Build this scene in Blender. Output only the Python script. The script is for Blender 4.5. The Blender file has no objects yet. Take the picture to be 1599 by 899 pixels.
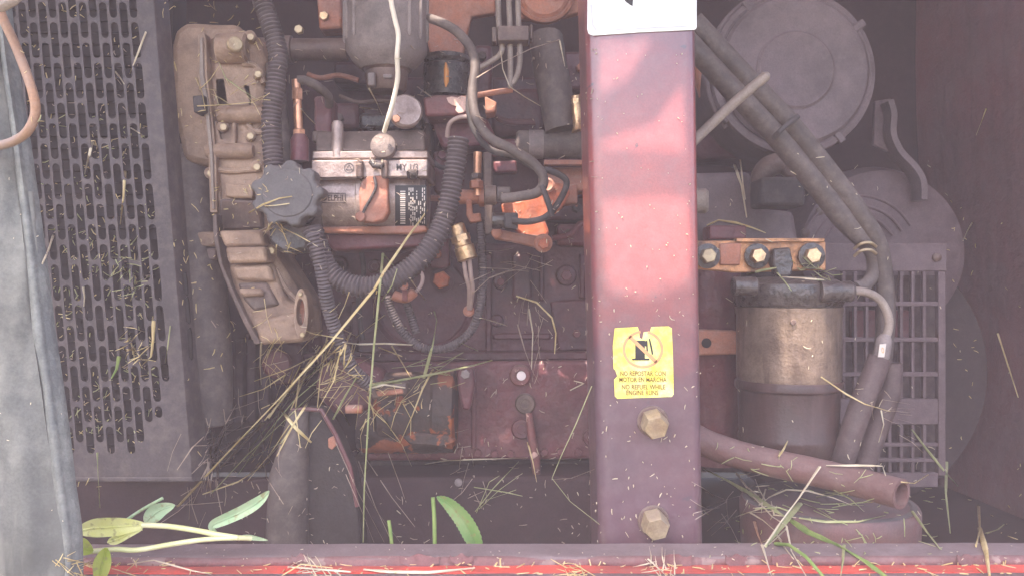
import bpy, bmesh, math, random
from mathutils import Vector, Matrix
from mathutils.noise import noise as mnoise
R = math.radians
random.seed(7)
scene = bpy.context.scene
C = scene.collection

# ------------------------------------------------------------------ camera, world, sun, exposure
F, CX, CY, ZC = 1300.0, 799.5, 449.5, 1.0        # metres: the lens sits 1 m above the ground
cam_d = bpy.data.cameras.new('camera'); cam = bpy.data.objects.new('camera', cam_d); C.objects.link(cam)
cam.location = (0, 0, ZC); cam.rotation_euler = (R(90), 0, 0)
cam_d.sensor_width = 36; cam_d.lens = F / 1599 * 36
cam_d.clip_start = 0.01; cam_d.clip_end = 500
scene.camera = cam
SUN = Vector((-0.30, -0.50, 0.95)).normalized()  # towards the sun
el = math.asin(SUN.z); az = math.atan2(SUN.x, SUN.y)
w = bpy.data.worlds.new('World'); scene.world = w; w.use_nodes = True
nt = w.node_tree; nt.nodes.clear()
sky = nt.nodes.new('ShaderNodeTexSky'); sky.sky_type = 'NISHITA'; sky.sun_disc = False
sky.sun_elevation = el; sky.sun_rotation = az; sky.dust_density = 3.0; sky.air_density = 1.0; sky.ozone_density = 1.0
bg = nt.nodes.new('ShaderNodeBackground'); bg.inputs['Strength'].default_value = 0.15
wo = nt.nodes.new('ShaderNodeOutputWorld')
nt.links.new(sky.outputs[0], bg.inputs[0]); nt.links.new(bg.outputs[0], wo.inputs[0])
sd = bpy.data.lights.new('sun', 'SUN'); sd.energy = 2.4; sd.angle = R(0.55); sd.color = (1.0, 0.90, 0.78)
so = bpy.data.objects.new('sun', sd); C.objects.link(so)
so.rotation_euler = (-SUN).to_track_quat('-Z', 'Y').to_euler()
vs = scene.view_settings
vs.view_transform = 'Standard'; vs.look = 'None'; vs.gamma = 1.0; vs.exposure = 2.62
scene.cycles.max_bounces = 8; scene.cycles.diffuse_bounces = 5; scene.cycles.use_denoising = True
HAZE_DENSITY = 0.058

# ------------------------------------------------------------------ geometry helpers
def P(px, py, d):
    """the point that stands d metres in front of the lens, measured off the photograph"""
    return Vector(((px - CX) / F * d, d, ZC - (py - CY) / F * d))
def mm(px, d): return px * d / F

def smooth_path(pts, n=8):
    out = []
    m = len(pts)
    for i in range(m - 1):
        p0 = pts[max(i - 1, 0)]; p1 = pts[i]; p2 = pts[i + 1]; p3 = pts[min(i + 2, m - 1)]
        for k in range(n):
            t = k / n
            out.append(0.5 * ((2 * p1) + (p2 - p0) * t + (2 * p0 - 5 * p1 + 4 * p2 - p3) * t * t + (3 * p1 - p0 - 3 * p2 + p3) * t ** 3))
    out.append(pts[-1].copy())
    return out

def resample(pts, step):
    L = [0.0]
    for a, b in zip(pts, pts[1:]): L.append(L[-1] + (b - a).length)
    n = max(2, int(L[-1] / step)); out = []; j = 0
    for i in range(n + 1):
        s = L[-1] * i / n
        while j < len(L) - 2 and L[j + 1] < s: j += 1
        t = (s - L[j]) / max(L[j + 1] - L[j], 1e-9)
        out.append(pts[j].lerp(pts[j + 1], t))
    return out

def basis(ax):
    ax = ax.normalized()
    u = ax.cross(Vector((0, 0, 1)))
    if u.length < 1e-3: u = ax.cross(Vector((1, 0, 0)))
    u.normalize(); return ax, u, ax.cross(u).normalized()

class MB:
    def __init__(s): s.bm = bmesh.new()
    def face(s, vs_):
        try: return s.bm.faces.new(vs_)
        except ValueError: return None
    def ring_loft(s, rings, cap=True):
        prev = None; first = None
        for r in rings:
            cur = [s.bm.verts.new(p) for p in r]
            if prev:
                n = len(cur)
                for i in range(n): s.face([prev[i], prev[(i + 1) % n], cur[(i + 1) % n], cur[i]])
            else: first = cur
            prev = cur
        if cap: s.face(list(reversed(first))); s.face(prev)
        return s
    def poly(s, pts, back):
        """outline pts (3D) given the depth vector back: a solid plate"""
        a = [s.bm.verts.new(p) for p in pts]; b = [s.bm.verts.new(p + back) for p in pts]
        n = len(a)
        s.face(a); s.face(list(reversed(b)))
        for i in range(n): s.face([a[i], b[i], b[(i + 1) % n], a[(i + 1) % n]])
        return s
    def prism(s, pix, d, th):
        """outline in photo pixels at depth d (number, or one depth per point), th metres thick away from the lens"""
        ds = d if isinstance(d, (list, tuple)) else [d] * len(pix)
        return s.poly([P(x, y, q) for (x, y), q in zip(pix, ds)], Vector((0, th, 0)))
    def box(s, x0, y0, x1, y1, d, th): return s.prism([(x0, y0), (x1, y0), (x1, y1), (x0, y1)], d, th)
    def tube(s, pts, r, seg=14, cap=True, flat=1.0, tw=0.0):
        rs = r if isinstance(r, (list, tuple)) else [r] * len(pts)
        rings = []; u = None
        for i, p in enumerate(pts):
            t = (pts[min(i + 1, len(pts) - 1)] - pts[max(i - 1, 0)])
            if t.length < 1e-9: continue
            t.normalize()
            if u is None: _, u, _v = basis(t)
            u = (u - t * u.dot(t)); u.normalize(); v = t.cross(u)
            u2, v2 = (u * math.cos(tw * i) + v * math.sin(tw * i), v * math.cos(tw * i) - u * math.sin(tw * i)) if flat != 1 else (u, v)
            rings.append([p + (u2 * math.cos(a) + v2 * math.sin(a) * flat) * rs[i] for a in [2 * math.pi * k / seg for k in range(seg)]])
        return s.ring_loft(rings, cap)
    def hose(s, pix, r_px, seg=14, n=8, taper=None):
        pts = smooth_path([P(*q) for q in pix], n)
        d = sum(q[2] for q in pix) / len(pix)
        r = mm(r_px, d)
        return s.tube(pts, [r * (1 + 0.035 * mnoise(p * 60)) for p in pts], seg)
    def corrugated(s, pix, r_px, pitch_px, seg=16):
        d = sum(q[2] for q in pix) / len(pix); r = mm(r_px, d)
        pts = resample(smooth_path([P(*q) for q in pix], 12), mm(pitch_px, d) / 6)
        prof = [0.86, 0.90, 1.0, 1.03, 1.0, 0.90]
        return s.tube(pts, [r * prof[i % 6] for i in range(len(pts))], seg)
    def lathe(s, c, ax, prof, seg=32, cap=True):
        ax, u, v = basis(ax)
        return s.ring_loft([[c + ax * t + (u * math.cos(a) + v * math.sin(a)) * max(r, 1e-5) for a in [2 * math.pi * k / seg for k in range(seg)]] for t, r in prof], cap)
    def hexa(s, c, ax, r, h, rot=0.3):
        ax, u, v = basis(ax)
        ring = lambda t, q: [c + ax * t + (u * math.cos(a) + v * math.sin(a)) * q for a in [rot + math.pi / 3 * k for k in range(6)]]
        return s.ring_loft([ring(0, r), ring(h * .85, r), ring(h, r * .86)])
    def build(s, name, mat, parent=None, root=None, sm=35, bev=0, sub=0):
        bm = s.bm
        bmesh.ops.remove_doubles(bm, verts=bm.verts, dist=1e-6)
        bmesh.ops.recalc_face_normals(bm, faces=bm.faces)
        me = bpy.data.meshes.new(name); 
        off = root if root is not None else Vector((0, 0, 0))
        if root is None and parent is None and len(bm.verts):
            xs = [v.co for v in bm.verts]
            off = Vector((sum(p.x for p in xs) / len(xs), sum(p.y for p in xs) / len(xs), min(p.z for p in xs)))
        for v in bm.verts: v.co -= off
        bm.to_mesh(me); bm.free()
        me.shade_smooth(); me.set_sharp_from_angle(angle=R(sm))
        me.materials.append(mat)
        o = bpy.data.objects.new(name, me); C.objects.link(o)
        if parent: o.parent = parent
        else: o.location = off
        if bev:
            b = o.modifiers.new('bevel', 'BEVEL'); b.width = bev; b.segments = 2; b.limit_method = 'ANGLE'; b.angle_limit = R(40)
        if sub:
            b = o.modifiers.new('sub', 'SUBSURF'); b.levels = sub; b.render_levels = sub
        return o

def tag(o, label=None, cat=None, group=None, kind=None):
    if label: o['label'] = label
    if cat: o['category'] = cat
    if group: o['group'] = group
    if kind: o['kind'] = kind
    return o

class Thing:
    def __init__(s, name, label, cat, at, group=None):
        s.loc = Vector(at); s.o = bpy.data.objects.new(name, None); s.o.location = s.loc
        s.o.empty_display_size = 0.02; C.objects.link(s.o); tag(s.o, label, cat, group)
    def part(s, name, mb, mat, parent=None, label=None, kind=None, **k):
        o = mb.build(name, mat, parent or s.o, s.loc, **k)
        if label: o['label'] = label
        if kind: o['kind'] = kind
        return o
def single(name, mb, mat, label, cat, group=None, kind=None, **k):
    return tag(mb.build(name, mat, **k), label, cat, group, kind)

def text_bm(body, to_world, size=1.0, depth=0.0, bold=.018):
    cu = bpy.data.curves.new('lettering', 'FONT'); cu.body = body; cu.size = size; cu.align_x = 'CENTER'; cu.align_y = 'CENTER'
    cu.resolution_u = 2; cu.offset = bold
    o = bpy.data.objects.new('lettering', cu); C.objects.link(o)
    dg = bpy.context.evaluated_depsgraph_get(); me = bpy.data.meshes.new_from_object(o.evaluated_get(dg))
    C.objects.unlink(o); bpy.data.objects.remove(o)
    mb = MB(); mb.bm.from_mesh(me)
    bmesh.ops.triangulate(mb.bm, faces=mb.bm.faces)
    xs = [v.co.x for v in mb.bm.verts]; wdt = max(xs) - min(xs); mid = (max(xs) + min(xs)) / 2
    for v in mb.bm.verts: v.co = to_world((v.co.x - mid) / wdt, v.co.y)   # x in -0.5..0.5 of the width, y in em
    return mb

# ------------------------------------------------------------------ materials
def newmat(name):
    m = bpy.data.materials.new(name); m.use_nodes = True
    t = m.node_tree; t.nodes.clear()
    out = t.nodes.new('ShaderNodeOutputMaterial'); b = t.nodes.new('ShaderNodeBsdfPrincipled')
    t.links.new(b.outputs[0], out.inputs['Surface'])
    return m, t, b
def c4(c): return (c[0], c[1], c[2], 1)
def grimy(name, base, rough=.6, metal=0.0, grime=(.035, .026, .024), ga=.5, gs=28, dust=(.30, .235, .20), da=.35, ds=55, updust=.35, chip=None, ca=.62, cs=22, bump=.25, bs=220, spec=.35, streak=None, edge=None, coat=0.0, lump=0.0, zdark=None):
    m, t, b = newmat(name); N = t.nodes.new; L = t.links.new
    geo = N('ShaderNodeNewGeometry')
    def noise(sc, det=5, off=0.0, rough_=.6, st=None):
        n = N('ShaderNodeTexNoise'); n.inputs['Scale'].default_value = sc; n.inputs['Detail'].default_value = det; n.inputs['Roughness'].default_value = rough_
        mp = N('ShaderNodeMapping'); mp.inputs['Location'].default_value = (off, off * 1.7, off * .6)
        if st: mp.inputs['Scale'].default_value = st
        L(geo.outputs['Position'], mp.inputs[0]); L(mp.outputs[0], n.inputs['Vector']); return n.outputs['Fac']
    def rng(x, a, b_, lo=0.0, hi=1.0):
        r = N('ShaderNodeMapRange'); r.inputs[1].default_value = a; r.inputs[2].default_value = b_; r.inputs[3].default_value = lo; r.inputs[4].default_value = hi
        L(x, r.inputs[0]); return r.outputs[0]
    def mix(f, a, b_):
        x = N('ShaderNodeMix'); x.data_type = 'RGBA'
        L(f, x.inputs[0])
        for s_, i in ((a, 6), (b_, 7)):
            if isinstance(s_, tuple): x.inputs[i].default_value = c4(s_)
            else: L(s_, x.inputs[i])
        return x.outputs[2]
    h = (sum(map(ord, name)) % 97) * .37
    col = mix(rng(noise(gs * 3, 4, h + 9), .25, .75, 0, .5), base, tuple(x * 1.35 for x in base))
    col = mix(rng(noise(420, 3, h + 4, .75), .38, .62, 0, .45), col, tuple(x * .55 for x in base))
    if chip: col = mix(rng(noise(cs, 6, h + 3), ca, ca + .025), col, chip)
    col = mix(rng(noise(gs, 6, h), .42, .66, 0, ga), col, grime)
    if zdark:
        sz = N('ShaderNodeSeparateXYZ'); L(geo.outputs['Position'], sz.inputs[0])
        nz = N('ShaderNodeMath'); nz.operation = 'MULTIPLY_ADD'; L(noise(16, 6, h + 7, .7), nz.inputs[0]); nz.inputs[1].default_value = .22; L(sz.outputs[2], nz.inputs[2])
        col = mix(rng(nz.outputs[0], zdark[0] + .11, zdark[1] + .11, zdark[2], 0), col, grime)  # second colour takes over towards the bottom
    if streak: col = mix(rng(noise(1, 5, h + 5, .55, streak[1]), .5, .68, 0, streak[2]), col, streak[0])
    sep = N('ShaderNodeSeparateXYZ'); L(geo.outputs['Normal'], sep.inputs[0])
    up = rng(sep.outputs[2], .1, .95, 0, updust)
    dn = rng(noise(ds, 7, h + 1, .7), .45, .72, 0, da)
    ad = N('ShaderNodeMath'); ad.operation = 'ADD'; ad.use_clamp = True; L(up, ad.inputs[0]); L(dn, ad.inputs[1])
    col = mix(ad.outputs[0], col, dust)
    if edge:
        bv = N('ShaderNodeBevel'); bv.samples = 4; bv.inputs['Radius'].default_value = edge[2] if len(edge) > 2 else .0022
        dt = N('ShaderNodeVectorMath'); dt.operation = 'DOT_PRODUCT'; L(bv.outputs[0], dt.inputs[0]); L(geo.outputs['Normal'], dt.inputs[1])
        e1 = rng(dt.outputs['Value'], .985, .90, 0, edge[1]); e2 = rng(noise(70, 4, h + 6), .35, .6, 0, 1)
        em = N('ShaderNodeMath'); em.operation = 'MULTIPLY'; L(e1, em.inputs[0]); L(e2, em.inputs[1])
        col = mix(em.outputs[0], col, edge[0])
    if coat: b.inputs['Coat Weight'].default_value = coat; b.inputs['Coat Roughness'].default_value = .18
    L(col, b.inputs['Base Color'])
    b.inputs['Metallic'].default_value = metal
    b.inputs['Specular IOR Level'].default_value = spec
    rr = rng(ad.outputs[0], 0, .7, rough, min(1, rough + .3)); L(rr, b.inputs['Roughness'])
    bp = N('ShaderNodeBump'); bp.inputs['Strength'].default_value = bump; bp.inputs['Distance'].default_value = .002
    L(noise(bs, 5, h + 2), bp.inputs['Height'])
    if lump:
        b2 = N('ShaderNodeBump'); b2.inputs['Strength'].default_value = lump; b2.inputs['Distance'].default_value = .012
        L(noise(26, 3, h + 8), b2.inputs['Height']); L(b2.outputs[0], bp.inputs['Normal'])
    L(bp.outputs[0], b.inputs['Normal'])
    return m
def plain(name, col, rough=.6, metal=0, var=.25, sc=90, spec=.3):
    m, t, b = newmat(name); N = t.nodes.new; L = t.links.new
    geo = N('ShaderNodeNewGeometry'); n = N('ShaderNodeTexNoise'); n.inputs['Scale'].default_value = sc; n.inputs['Detail'].default_value = 4
    L(geo.outputs['Position'], n.inputs['Vector'])
    x = N('ShaderNodeMix'); x.data_type = 'RGBA'; L(n.outputs['Fac'], x.inputs[0])
    x.inputs[6].default_value = c4(tuple(max(0, q * (1 - var)) for q in col)); x.inputs[7].default_value = c4(tuple(min(1, q * (1 + var)) for q in col))
    L(x.outputs[2], b.inputs['Base Color']); b.inputs['Roughness'].default_value = rough; b.inputs['Metallic'].default_value = metal
    b.inputs['Specular IOR Level'].default_value = spec
    return m
def leafy(name, col, tip, sc=30, trans=.35):
    m, t, b = newmat(name); N = t.nodes.new; L = t.links.new
    geo = N('ShaderNodeNewGeometry'); n = N('ShaderNodeTexNoise'); n.inputs['Scale'].default_value = sc; n.inputs['Detail'].default_value = 5
    L(geo.outputs['Position'], n.inputs['Vector'])
    x = N('ShaderNodeMix'); x.data_type = 'RGBA'
    r = N('ShaderNodeMapRange'); r.inputs[1].default_value = .35; r.inputs[2].default_value = .65; L(n.outputs['Fac'], r.inputs[0]); L(r.outputs[0], x.inputs[0])
    x.inputs[6].default_value = c4(col); x.inputs[7].default_value = c4(tip)
    if 'leaf' in name:
        n2 = N('ShaderNodeTexNoise'); n2.inputs['Scale'].default_value = 150; n2.inputs['Detail'].default_value = 6; L(geo.outputs['Position'], n2.inputs['Vector'])
        r2 = N('ShaderNodeMapRange'); r2.inputs[1].default_value = .56; r2.inputs[2].default_value = .68; r2.inputs[4].default_value = .7; L(n2.outputs['Fac'], r2.inputs[0])
        x2 = N('ShaderNodeMix'); x2.data_type = 'RGBA'; L(r2.outputs[0], x2.inputs[0]); L(x.outputs[2], x2.inputs[6]); x2.inputs[7].default_value = (.36, .30, .12, 1); x = x2
        bp = N('ShaderNodeBump'); bp.inputs['Strength'].default_value = .6; bp.inputs['Distance'].default_value = .002; L(n2.outputs['Fac'], bp.inputs['Height']); L(bp.outputs[0], b.inputs['Normal'])
    L(x.outputs[2], b.inputs['Base Color']); b.inputs['Roughness'].default_value = .45
    tr = N('ShaderNodeBsdfTranslucent'); L(x.outputs[2], tr.inputs[0])
    ms = N('ShaderNodeMixShader'); ms.inputs[0].default_value = trans
    out = [q for q in t.nodes if q.type == 'OUTPUT_MATERIAL'][0]
    L(b.outputs[0], ms.inputs[1]); L(tr.outputs[0], ms.inputs[2]); L(ms.outputs[0], out.inputs['Surface'])
    return m

M = {}
M['plate'] = grimy('perforated steel', (.072, .057, .062), rough=.5, ga=.45, gs=12, da=.30, updust=.3, bump=.35, edge=((.16, .12, .125), .7, .0015))
M['core'] = grimy('radiator core', (.010, .008, .009), rough=.8, dust=(.06, .045, .04), da=.2)
M['alu'] = grimy('cast aluminium', (.37, .24, .165), rough=.5, metal=.1, grime=(.12, .075, .06), ga=.8, gs=16, dust=(.46, .32, .23), da=.40, bump=.5, edge=((.70, .54, .43), .6), lump=.45)
M['alu_dark'] = grimy('oily cast aluminium', (.15, .095, .08), rough=.45, metal=.2, ga=.7, gs=18, da=.35, bump=.4, edge=((.34, .25, .21), .5))
M['pump'] = grimy('pump alloy', (.42, .32, .29), rough=.38, metal=.45, grime=(.12, .075, .065), ga=.85, gs=30, dust=(.42, .32, .28), da=.35, bump=.5, edge=((.72, .60, .55), .7))
M['pump_top'] = grimy('pump cover alloy', (.20, .15, .135), rough=.42, metal=.35, grime=(.06, .04, .036), ga=.75, gs=32, da=.4, bump=.5, edge=((.45, .36, .32), .6))
M['block'] = grimy('engine paint maroon', (.085, .028, .036), rough=.38, grime=(.030, .021, .024), ga=.8, gs=11, dust=(.19, .095, .085), da=.32, ds=34, bump=.45, edge=((.19, .10, .095), .5), lump=.45)
M['flange'] = grimy('engine paint plum', (.150, .042, .050), rough=.36, grime=(.050, .030, .035), ga=.7, gs=10, dust=(.24, .145, .13), da=.3, ds=34, bump=.4, edge=((.30, .16, .15), .5), lump=.45)
M['dark'] = grimy('sooty iron', (.045, .025, .028), rough=.7, da=.25, gs=14)
M['rust'] = grimy('rusted iron', (.034, .025, .023), rough=.6, chip=(.30, .075, .022), ca=.55, cs=20, ga=.45, dust=(.17, .10, .08), da=.3, bump=.9, bs=120, lump=.6)
M['orange'] = grimy('orange engine paint', (.50, .115, .045), rough=.45, grime=(.14, .055, .04), ga=.7, gs=30, dust=(.42, .27, .2), da=.35, lump=.45)
M['rosy'] = grimy('faded red paint', (.42, .155, .09), rough=.5, grime=(.17, .09, .08), ga=.6, gs=16, dust=(.46, .33, .28), da=.35, lump=.45)
M['redpaint'] = grimy('chipped red paint', (.20, .062, .06), rough=.42, chip=(.68, .42, .36), ca=.60, cs=19, ga=.5, da=.2, lump=.45)
M['rubber'] = grimy('dusty rubber', (.045, .038, .040), rough=.65, grime=(.02, .018, .018), dust=(.17, .135, .13), da=.5, updust=.5, bump=.15)
M['rubber2'] = grimy('worn grey rubber', (.095, .072, .066), rough=.55, dust=(.25, .195, .175), da=.5, updust=.5, bump=.25)
M['cond'] = grimy('corrugated plastic', (.075, .058, .062), rough=.5, dust=(.20, .155, .15), da=.35, updust=.6, bump=.1)
M['cap'] = grimy('filler cap plastic', (.125, .112, .112), rough=.6, ga=.25, dust=(.22, .19, .18), da=.3, updust=.5, bump=.15)
M['can'] = grimy('dusty grey can', (.205, .165, .16), rough=.5, ga=.5, gs=16, dust=(.34, .27, .25), da=.45, bump=.35, edge=((.42, .35, .33), .5))
M['post'] = grimy('post red enamel under grime', (.36, .078, .075), rough=.30, grime=(.088, .062, .080), ga=.70, gs=3.5, dust=(.27, .20, .21), da=.2, ds=60, updust=.3, chip=(.10, .05, .05), ca=.68, cs=30, bump=.14, spec=.5, coat=.7, zdark=(.90, 1.06, .80))  # blends darker towards the bottom of the post
M['sill'] = grimy('sill paint under dirt', (.185, .125, .130), rough=.5, grime=(.11, .07, .078), ga=.65, gs=18, dust=(.30, .235, .23), da=.45, bump=.4)
M['sill_edge'] = grimy('peeling maroon edge', (.17, .060, .060), rough=.5, grime=(.09, .045, .045), ga=.6, gs=26, chip=(.30, .20, .175), ca=.60, cs=30, dust=(.30, .2, .19), da=.35, bump=.5)
M['sill_red'] = grimy('bright red machine paint', (.80, .075, .05), rough=.32, grime=(.26, .06, .05), ga=.7, gs=14, dust=(.5, .3, .26), da=.2, updust=.1, bump=.1)
M['chip'] = grimy('bare chipped primer', (.78, .50, .42), rough=.5, ga=.3, da=.3)
M['white'] = plain('white enamel plate', (.86, .85, .84), .35, var=.03)
M['black'] = plain('black print', (.03, .028, .03), .5)
M['yellow'] = grimy('yellow sticker film', (.90, .78, .10), rough=.35, grime=(.62, .50, .25), ga=.4, gs=34, dust=(.96, .93, .62), da=.7, ds=32, updust=0, bump=.06)
M['inkred'] = plain('faded red ink', (.70, .34, .16), .5)
M['inkorange'] = plain('faded brown ink', (.22, .11, .03), .5)
M['brass'] = grimy('dull brass', (.72, .46, .25), rough=.3, metal=.85, grime=(.14, .075, .05), ga=.7, gs=60, dust=(.5, .36, .25), da=.25, bump=.5, edge=((.95, .75, .5), .6))
M['copper'] = grimy('copper', (.70, .34, .20), rough=.34, metal=.75, grime=(.22, .10, .07), ga=.5, gs=40, dust=(.4, .28, .22), da=.2)
M['zinc'] = grimy('yellow zinc bolt', (.52, .40, .24), rough=.42, metal=.55, grime=(.26, .16, .11), ga=.6, gs=60, dust=(.5, .4, .32), da=.35)
M['goldrust'] = grimy('oily yellow zinc bracket', (.60, .28, .13), rough=.34, metal=.4, grime=(.020, .014, .014), ga=1.0, gs=30, dust=(.55, .33, .25), da=.25, bump=.9, edge=((.8, .5, .25), .5))
M['darkplate'] = grimy('oil blackened plate', (.026, .018, .020), rough=.5, dust=(.10, .085, .08), da=.3, bump=.5)  # near-black base colour for the flat half of the mount
M['ring'] = grimy('shaded cowl ring', (.048, .030, .032), rough=.6, dust=(.12, .09, .09), da=.3)  # base colour kept dark so the outer ring shows less
M['filter'] = grimy('tan filter can', (.30, .215, .165), rough=.34, metal=.5, grime=(.10, .066, .055), ga=.8, gs=24, dust=(.38, .28, .23), da=.4, bump=.4, streak=((.10, .066, .055), (60, 60, 8), .65))
M['bowl'] = grimy('maroon filter bowl', (.060, .030, .028), rough=.34, ga=.5, dust=(.15, .09, .08), da=.2, bump=.3, updust=.2, streak=((.12, .065, .06), (60, 60, 8), .4))
M['oily'] = grimy('oily black iron', (.036, .028, .027), rough=.26, grime=(.012, .010, .010), dust=(.28, .20, .175), da=.3, updust=.15, bump=.7, spec=.6, edge=((.26, .20, .18), .5), lump=.45)
M['airbox'] = grimy('air cleaner paint', (.150, .108, .115), rough=.55, ga=.4, gs=12, dust=(.24, .19, .195), da=.5, ds=30, bump=.35, edge=((.26, .20, .20), .5))
M['pole'] = grimy('brownish steel pole', (.30, .235, .20), rough=.5, ga=.35)
M['wall'] = grimy('bay side panel', (.22, .085, .092), rough=.55, grime=(.135, .095, .102), ga=.8, gs=4, dust=(.27, .18, .185), da=.45, ds=14, bump=.4, lump=.5, streak=((.10, .055, .058), (26, 26, 3), .45))
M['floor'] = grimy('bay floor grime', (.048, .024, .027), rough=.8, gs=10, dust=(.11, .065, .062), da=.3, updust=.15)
M['flap'] = grimy('weathered rubber flap', (.125, .126, .120), rough=.6, grime=(.058, .060, .058), ga=.9, gs=13, dust=(.42, .40, .35), da=.55, ds=13, updust=.1, bump=.35, bs=160, streak=((.36, .34, .29), (22, 22, 4), .6))
M['flap_edge'] = grimy('pale rubber edging', (.165, .168, .160), rough=.6, grime=(.08, .09, .10), ga=.75, gs=26, dust=(.42, .42, .38), da=.45, updust=.2, bump=.5)
M['cable'] = grimy('sun-bleached brown cable', (.34, .175, .095), rough=.45, grime=(.20, .155, .145), ga=.85, gs=9, dust=(.42, .34, .30), da=.3)
M['redhose'] = grimy('faded red hose', (.165, .078, .072), rough=.5, grime=(.105, .055, .052), ga=.6, gs=14, dust=(.27, .185, .17), da=.35, updust=.35, bump=.4)
M['puck'] = grimy('dusty grey lid', (.105, .088, .090), rough=.6, ga=.35, dust=(.20, .17, .16), da=.45, updust=.3)
M['puckside'] = grimy('lid rim faded maroon', (.17, .082, .082), rough=.5, grime=(.085, .085, .092), ga=.85, gs=7, dust=(.21, .16, .155), da=.3)
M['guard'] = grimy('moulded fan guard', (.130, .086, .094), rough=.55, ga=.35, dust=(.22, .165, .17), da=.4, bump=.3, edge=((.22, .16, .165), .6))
M['amber'] = plain('amber glint strip', (.85, .36, .10), .3, var=.15)
M['cord'] = plain('bleached white cord', (.78, .68, .56), .7, var=.2, sc=120)
M['wire'] = plain('pinkish wire', (.42, .30, .27), .6)
M['paper'] = plain('white tag film', (.62, .53, .48), .5, var=.25)
M['paint_dot'] = plain('pale paint dab', (.85, .72, .70), .55, var=.08)
M['straw'] = leafy('dry straw', (.60, .44, .19), (.78, .63, .34), 60, .15)
M['pale'] = leafy('pale straw', (.60, .49, .34), (.72, .62, .46), 60, .15)
M['hay'] = leafy('green hay', (.36, .38, .17), (.52, .50, .26), 60, .2)
M['fresh'] = leafy('fresh green stem', (.22, .34, .09), (.38, .46, .15), 50, .25)
M['thread'] = leafy('thin dry stem', (.36, .26, .20), (.50, .38, .30), 60, .1)
M['leaf_y'] = leafy('yellow green leaf', (.80, .80, .24), (.90, .88, .42), 40)
M['leaf_g'] = leafy('soft green leaf', (.42, .60, .34), (.60, .70, .45), 40)
M['leaf_l'] = leafy('lime leaf', (.48, .58, .06), (.62, .66, .14), 40)
M['leaf_d'] = leafy('grass green leaf', (.20, .36, .10), (.34, .44, .17), 40)
M['stem'] = leafy('pale green stem', (.74, .74, .34), (.82, .80, .48), 40, .2)
M['sunlight_gobo'] = grimy('hood red paint', (.40, .06, .05), rough=.4, ga=.4)
M['turf'] = grimy('mown dry grass ground', (.13, .12, .05), rough=.9, grime=(.07, .075, .03), ga=.6, gs=9, dust=(.26, .21, .12), da=.6, ds=20, updust=0)
V = Vector
YB = V((0, 1, 0))
# ------------------------------------------------------------------ the setting
mb = MB(); mb.poly([V((-3, -2.4, 0)), V((3, -2.4, 0)), V((3, 2.6, 0)), V((-3, 2.6, 0))], V((0, 0, -.05)))
single('ground', mb, M['turf'], None, None, kind='structure')
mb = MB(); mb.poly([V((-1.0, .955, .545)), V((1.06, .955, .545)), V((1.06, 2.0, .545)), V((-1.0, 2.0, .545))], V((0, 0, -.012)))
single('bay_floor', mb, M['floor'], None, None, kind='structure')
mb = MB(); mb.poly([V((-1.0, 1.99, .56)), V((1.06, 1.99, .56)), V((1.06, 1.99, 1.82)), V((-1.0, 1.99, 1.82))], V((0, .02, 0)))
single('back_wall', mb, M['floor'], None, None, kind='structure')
# right side panel of the bay, bowed a little, with a pressed swage line
mb = MB(); rings = []
for i in range(15):
    z = .55 + 1.27 * i / 14
    row = []
    for k in range(9):
        y = .98 + 1.0 * k / 8
        x = .97 + .03 * math.sin(k / 8 * 3.1) + .012 * math.sin(i / 14 * 6)
        row.append(V((x, y, z)))
    rings.append(row + [V((1.06, 1.98, z)), V((1.06, .98, z))])
mb.ring_loft(rings)
single('right_wall', mb, M['wall'], None, None, kind='structure')
mb = MB(); mb.poly([V((-1.0, .80, .55)), V((-1.0, 1.98, .55)), V((-1.0, 1.98, 1.82)), V((-1.0, .80, 1.82))], V((.02, 0, 0)))
single('left_wall', mb, M['dark'], None, None, kind='structure')

# added unseen sheet over the bay, its openings cut to aim patches of sun
HZ = 2.00
def to_gobo(px, py, d):
    p = P(px, py, d); t = (HZ - p.z) / SUN.z; q = p + SUN * t
    return (q.x, q.y)
sunlight_gobo = Thing('added_sun_gobo', 'added red sheet with openings shaped to throw sun patches, unseen above the bay', 'sunlight_gobo', (0, 1.2, HZ))
holes = [[to_gobo(*q, .93) for q in poly] for poly in (
    [(938, 62), (1022, 60), (985, 122), (936, 152)],
    [(1066, 132), (1068, 236), (938, 234), (938, 222), (1020, 196)],
    [(942, 313), (1074, 308), (1078, 440), (1010, 470), (946, 455)])]
holes += [[to_gobo(x, y, d) for x, y in poly] for d, poly in (
    (1.14, [(492, 236), (560, 228), (668, 240), (664, 300), (560, 336), (504, 326)]),
    (1.21, [(768, 236), (858, 262), (884, 322), (850, 388), (776, 376), (756, 310)]),
    (1.07, [(1212, 486), (1298, 480), (1304, 560), (1270, 600), (1224, 580)]),
    (1.24, [(676, 146), (740, 140), (806, 150), (790, 186), (690, 184)]))]
hx0, hx1, hy0, hy1 = -1.4, 1.3, .02, 2.10
cu = bpy.data.curves.new('gobo_outline', 'CURVE'); cu.dimensions = '2D'; cu.fill_mode = 'BOTH'; cu.extrude = .0015
def spl(pts):
    s = cu.splines.new('POLY'); s.points.add(len(pts) - 1); s.use_cyclic_u = True
    for p, q in zip(s.points, pts): p.co = (q[0], q[1], 0, 1)
spl([(hx0, hy0), (hx1, hy0), (hx1, hy1), (hx0, hy1)])
for h_ in holes: spl(h_)
co = bpy.data.objects.new('gobo_outline', cu); C.objects.link(co)
me = bpy.data.meshes.new_from_object(co.evaluated_get(bpy.context.evaluated_depsgraph_get()))
C.objects.unlink(co); bpy.data.objects.remove(co)
mb = MB(); mb.bm.from_mesh(me)
for v in mb.bm.verts: v.co.z += HZ
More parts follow.
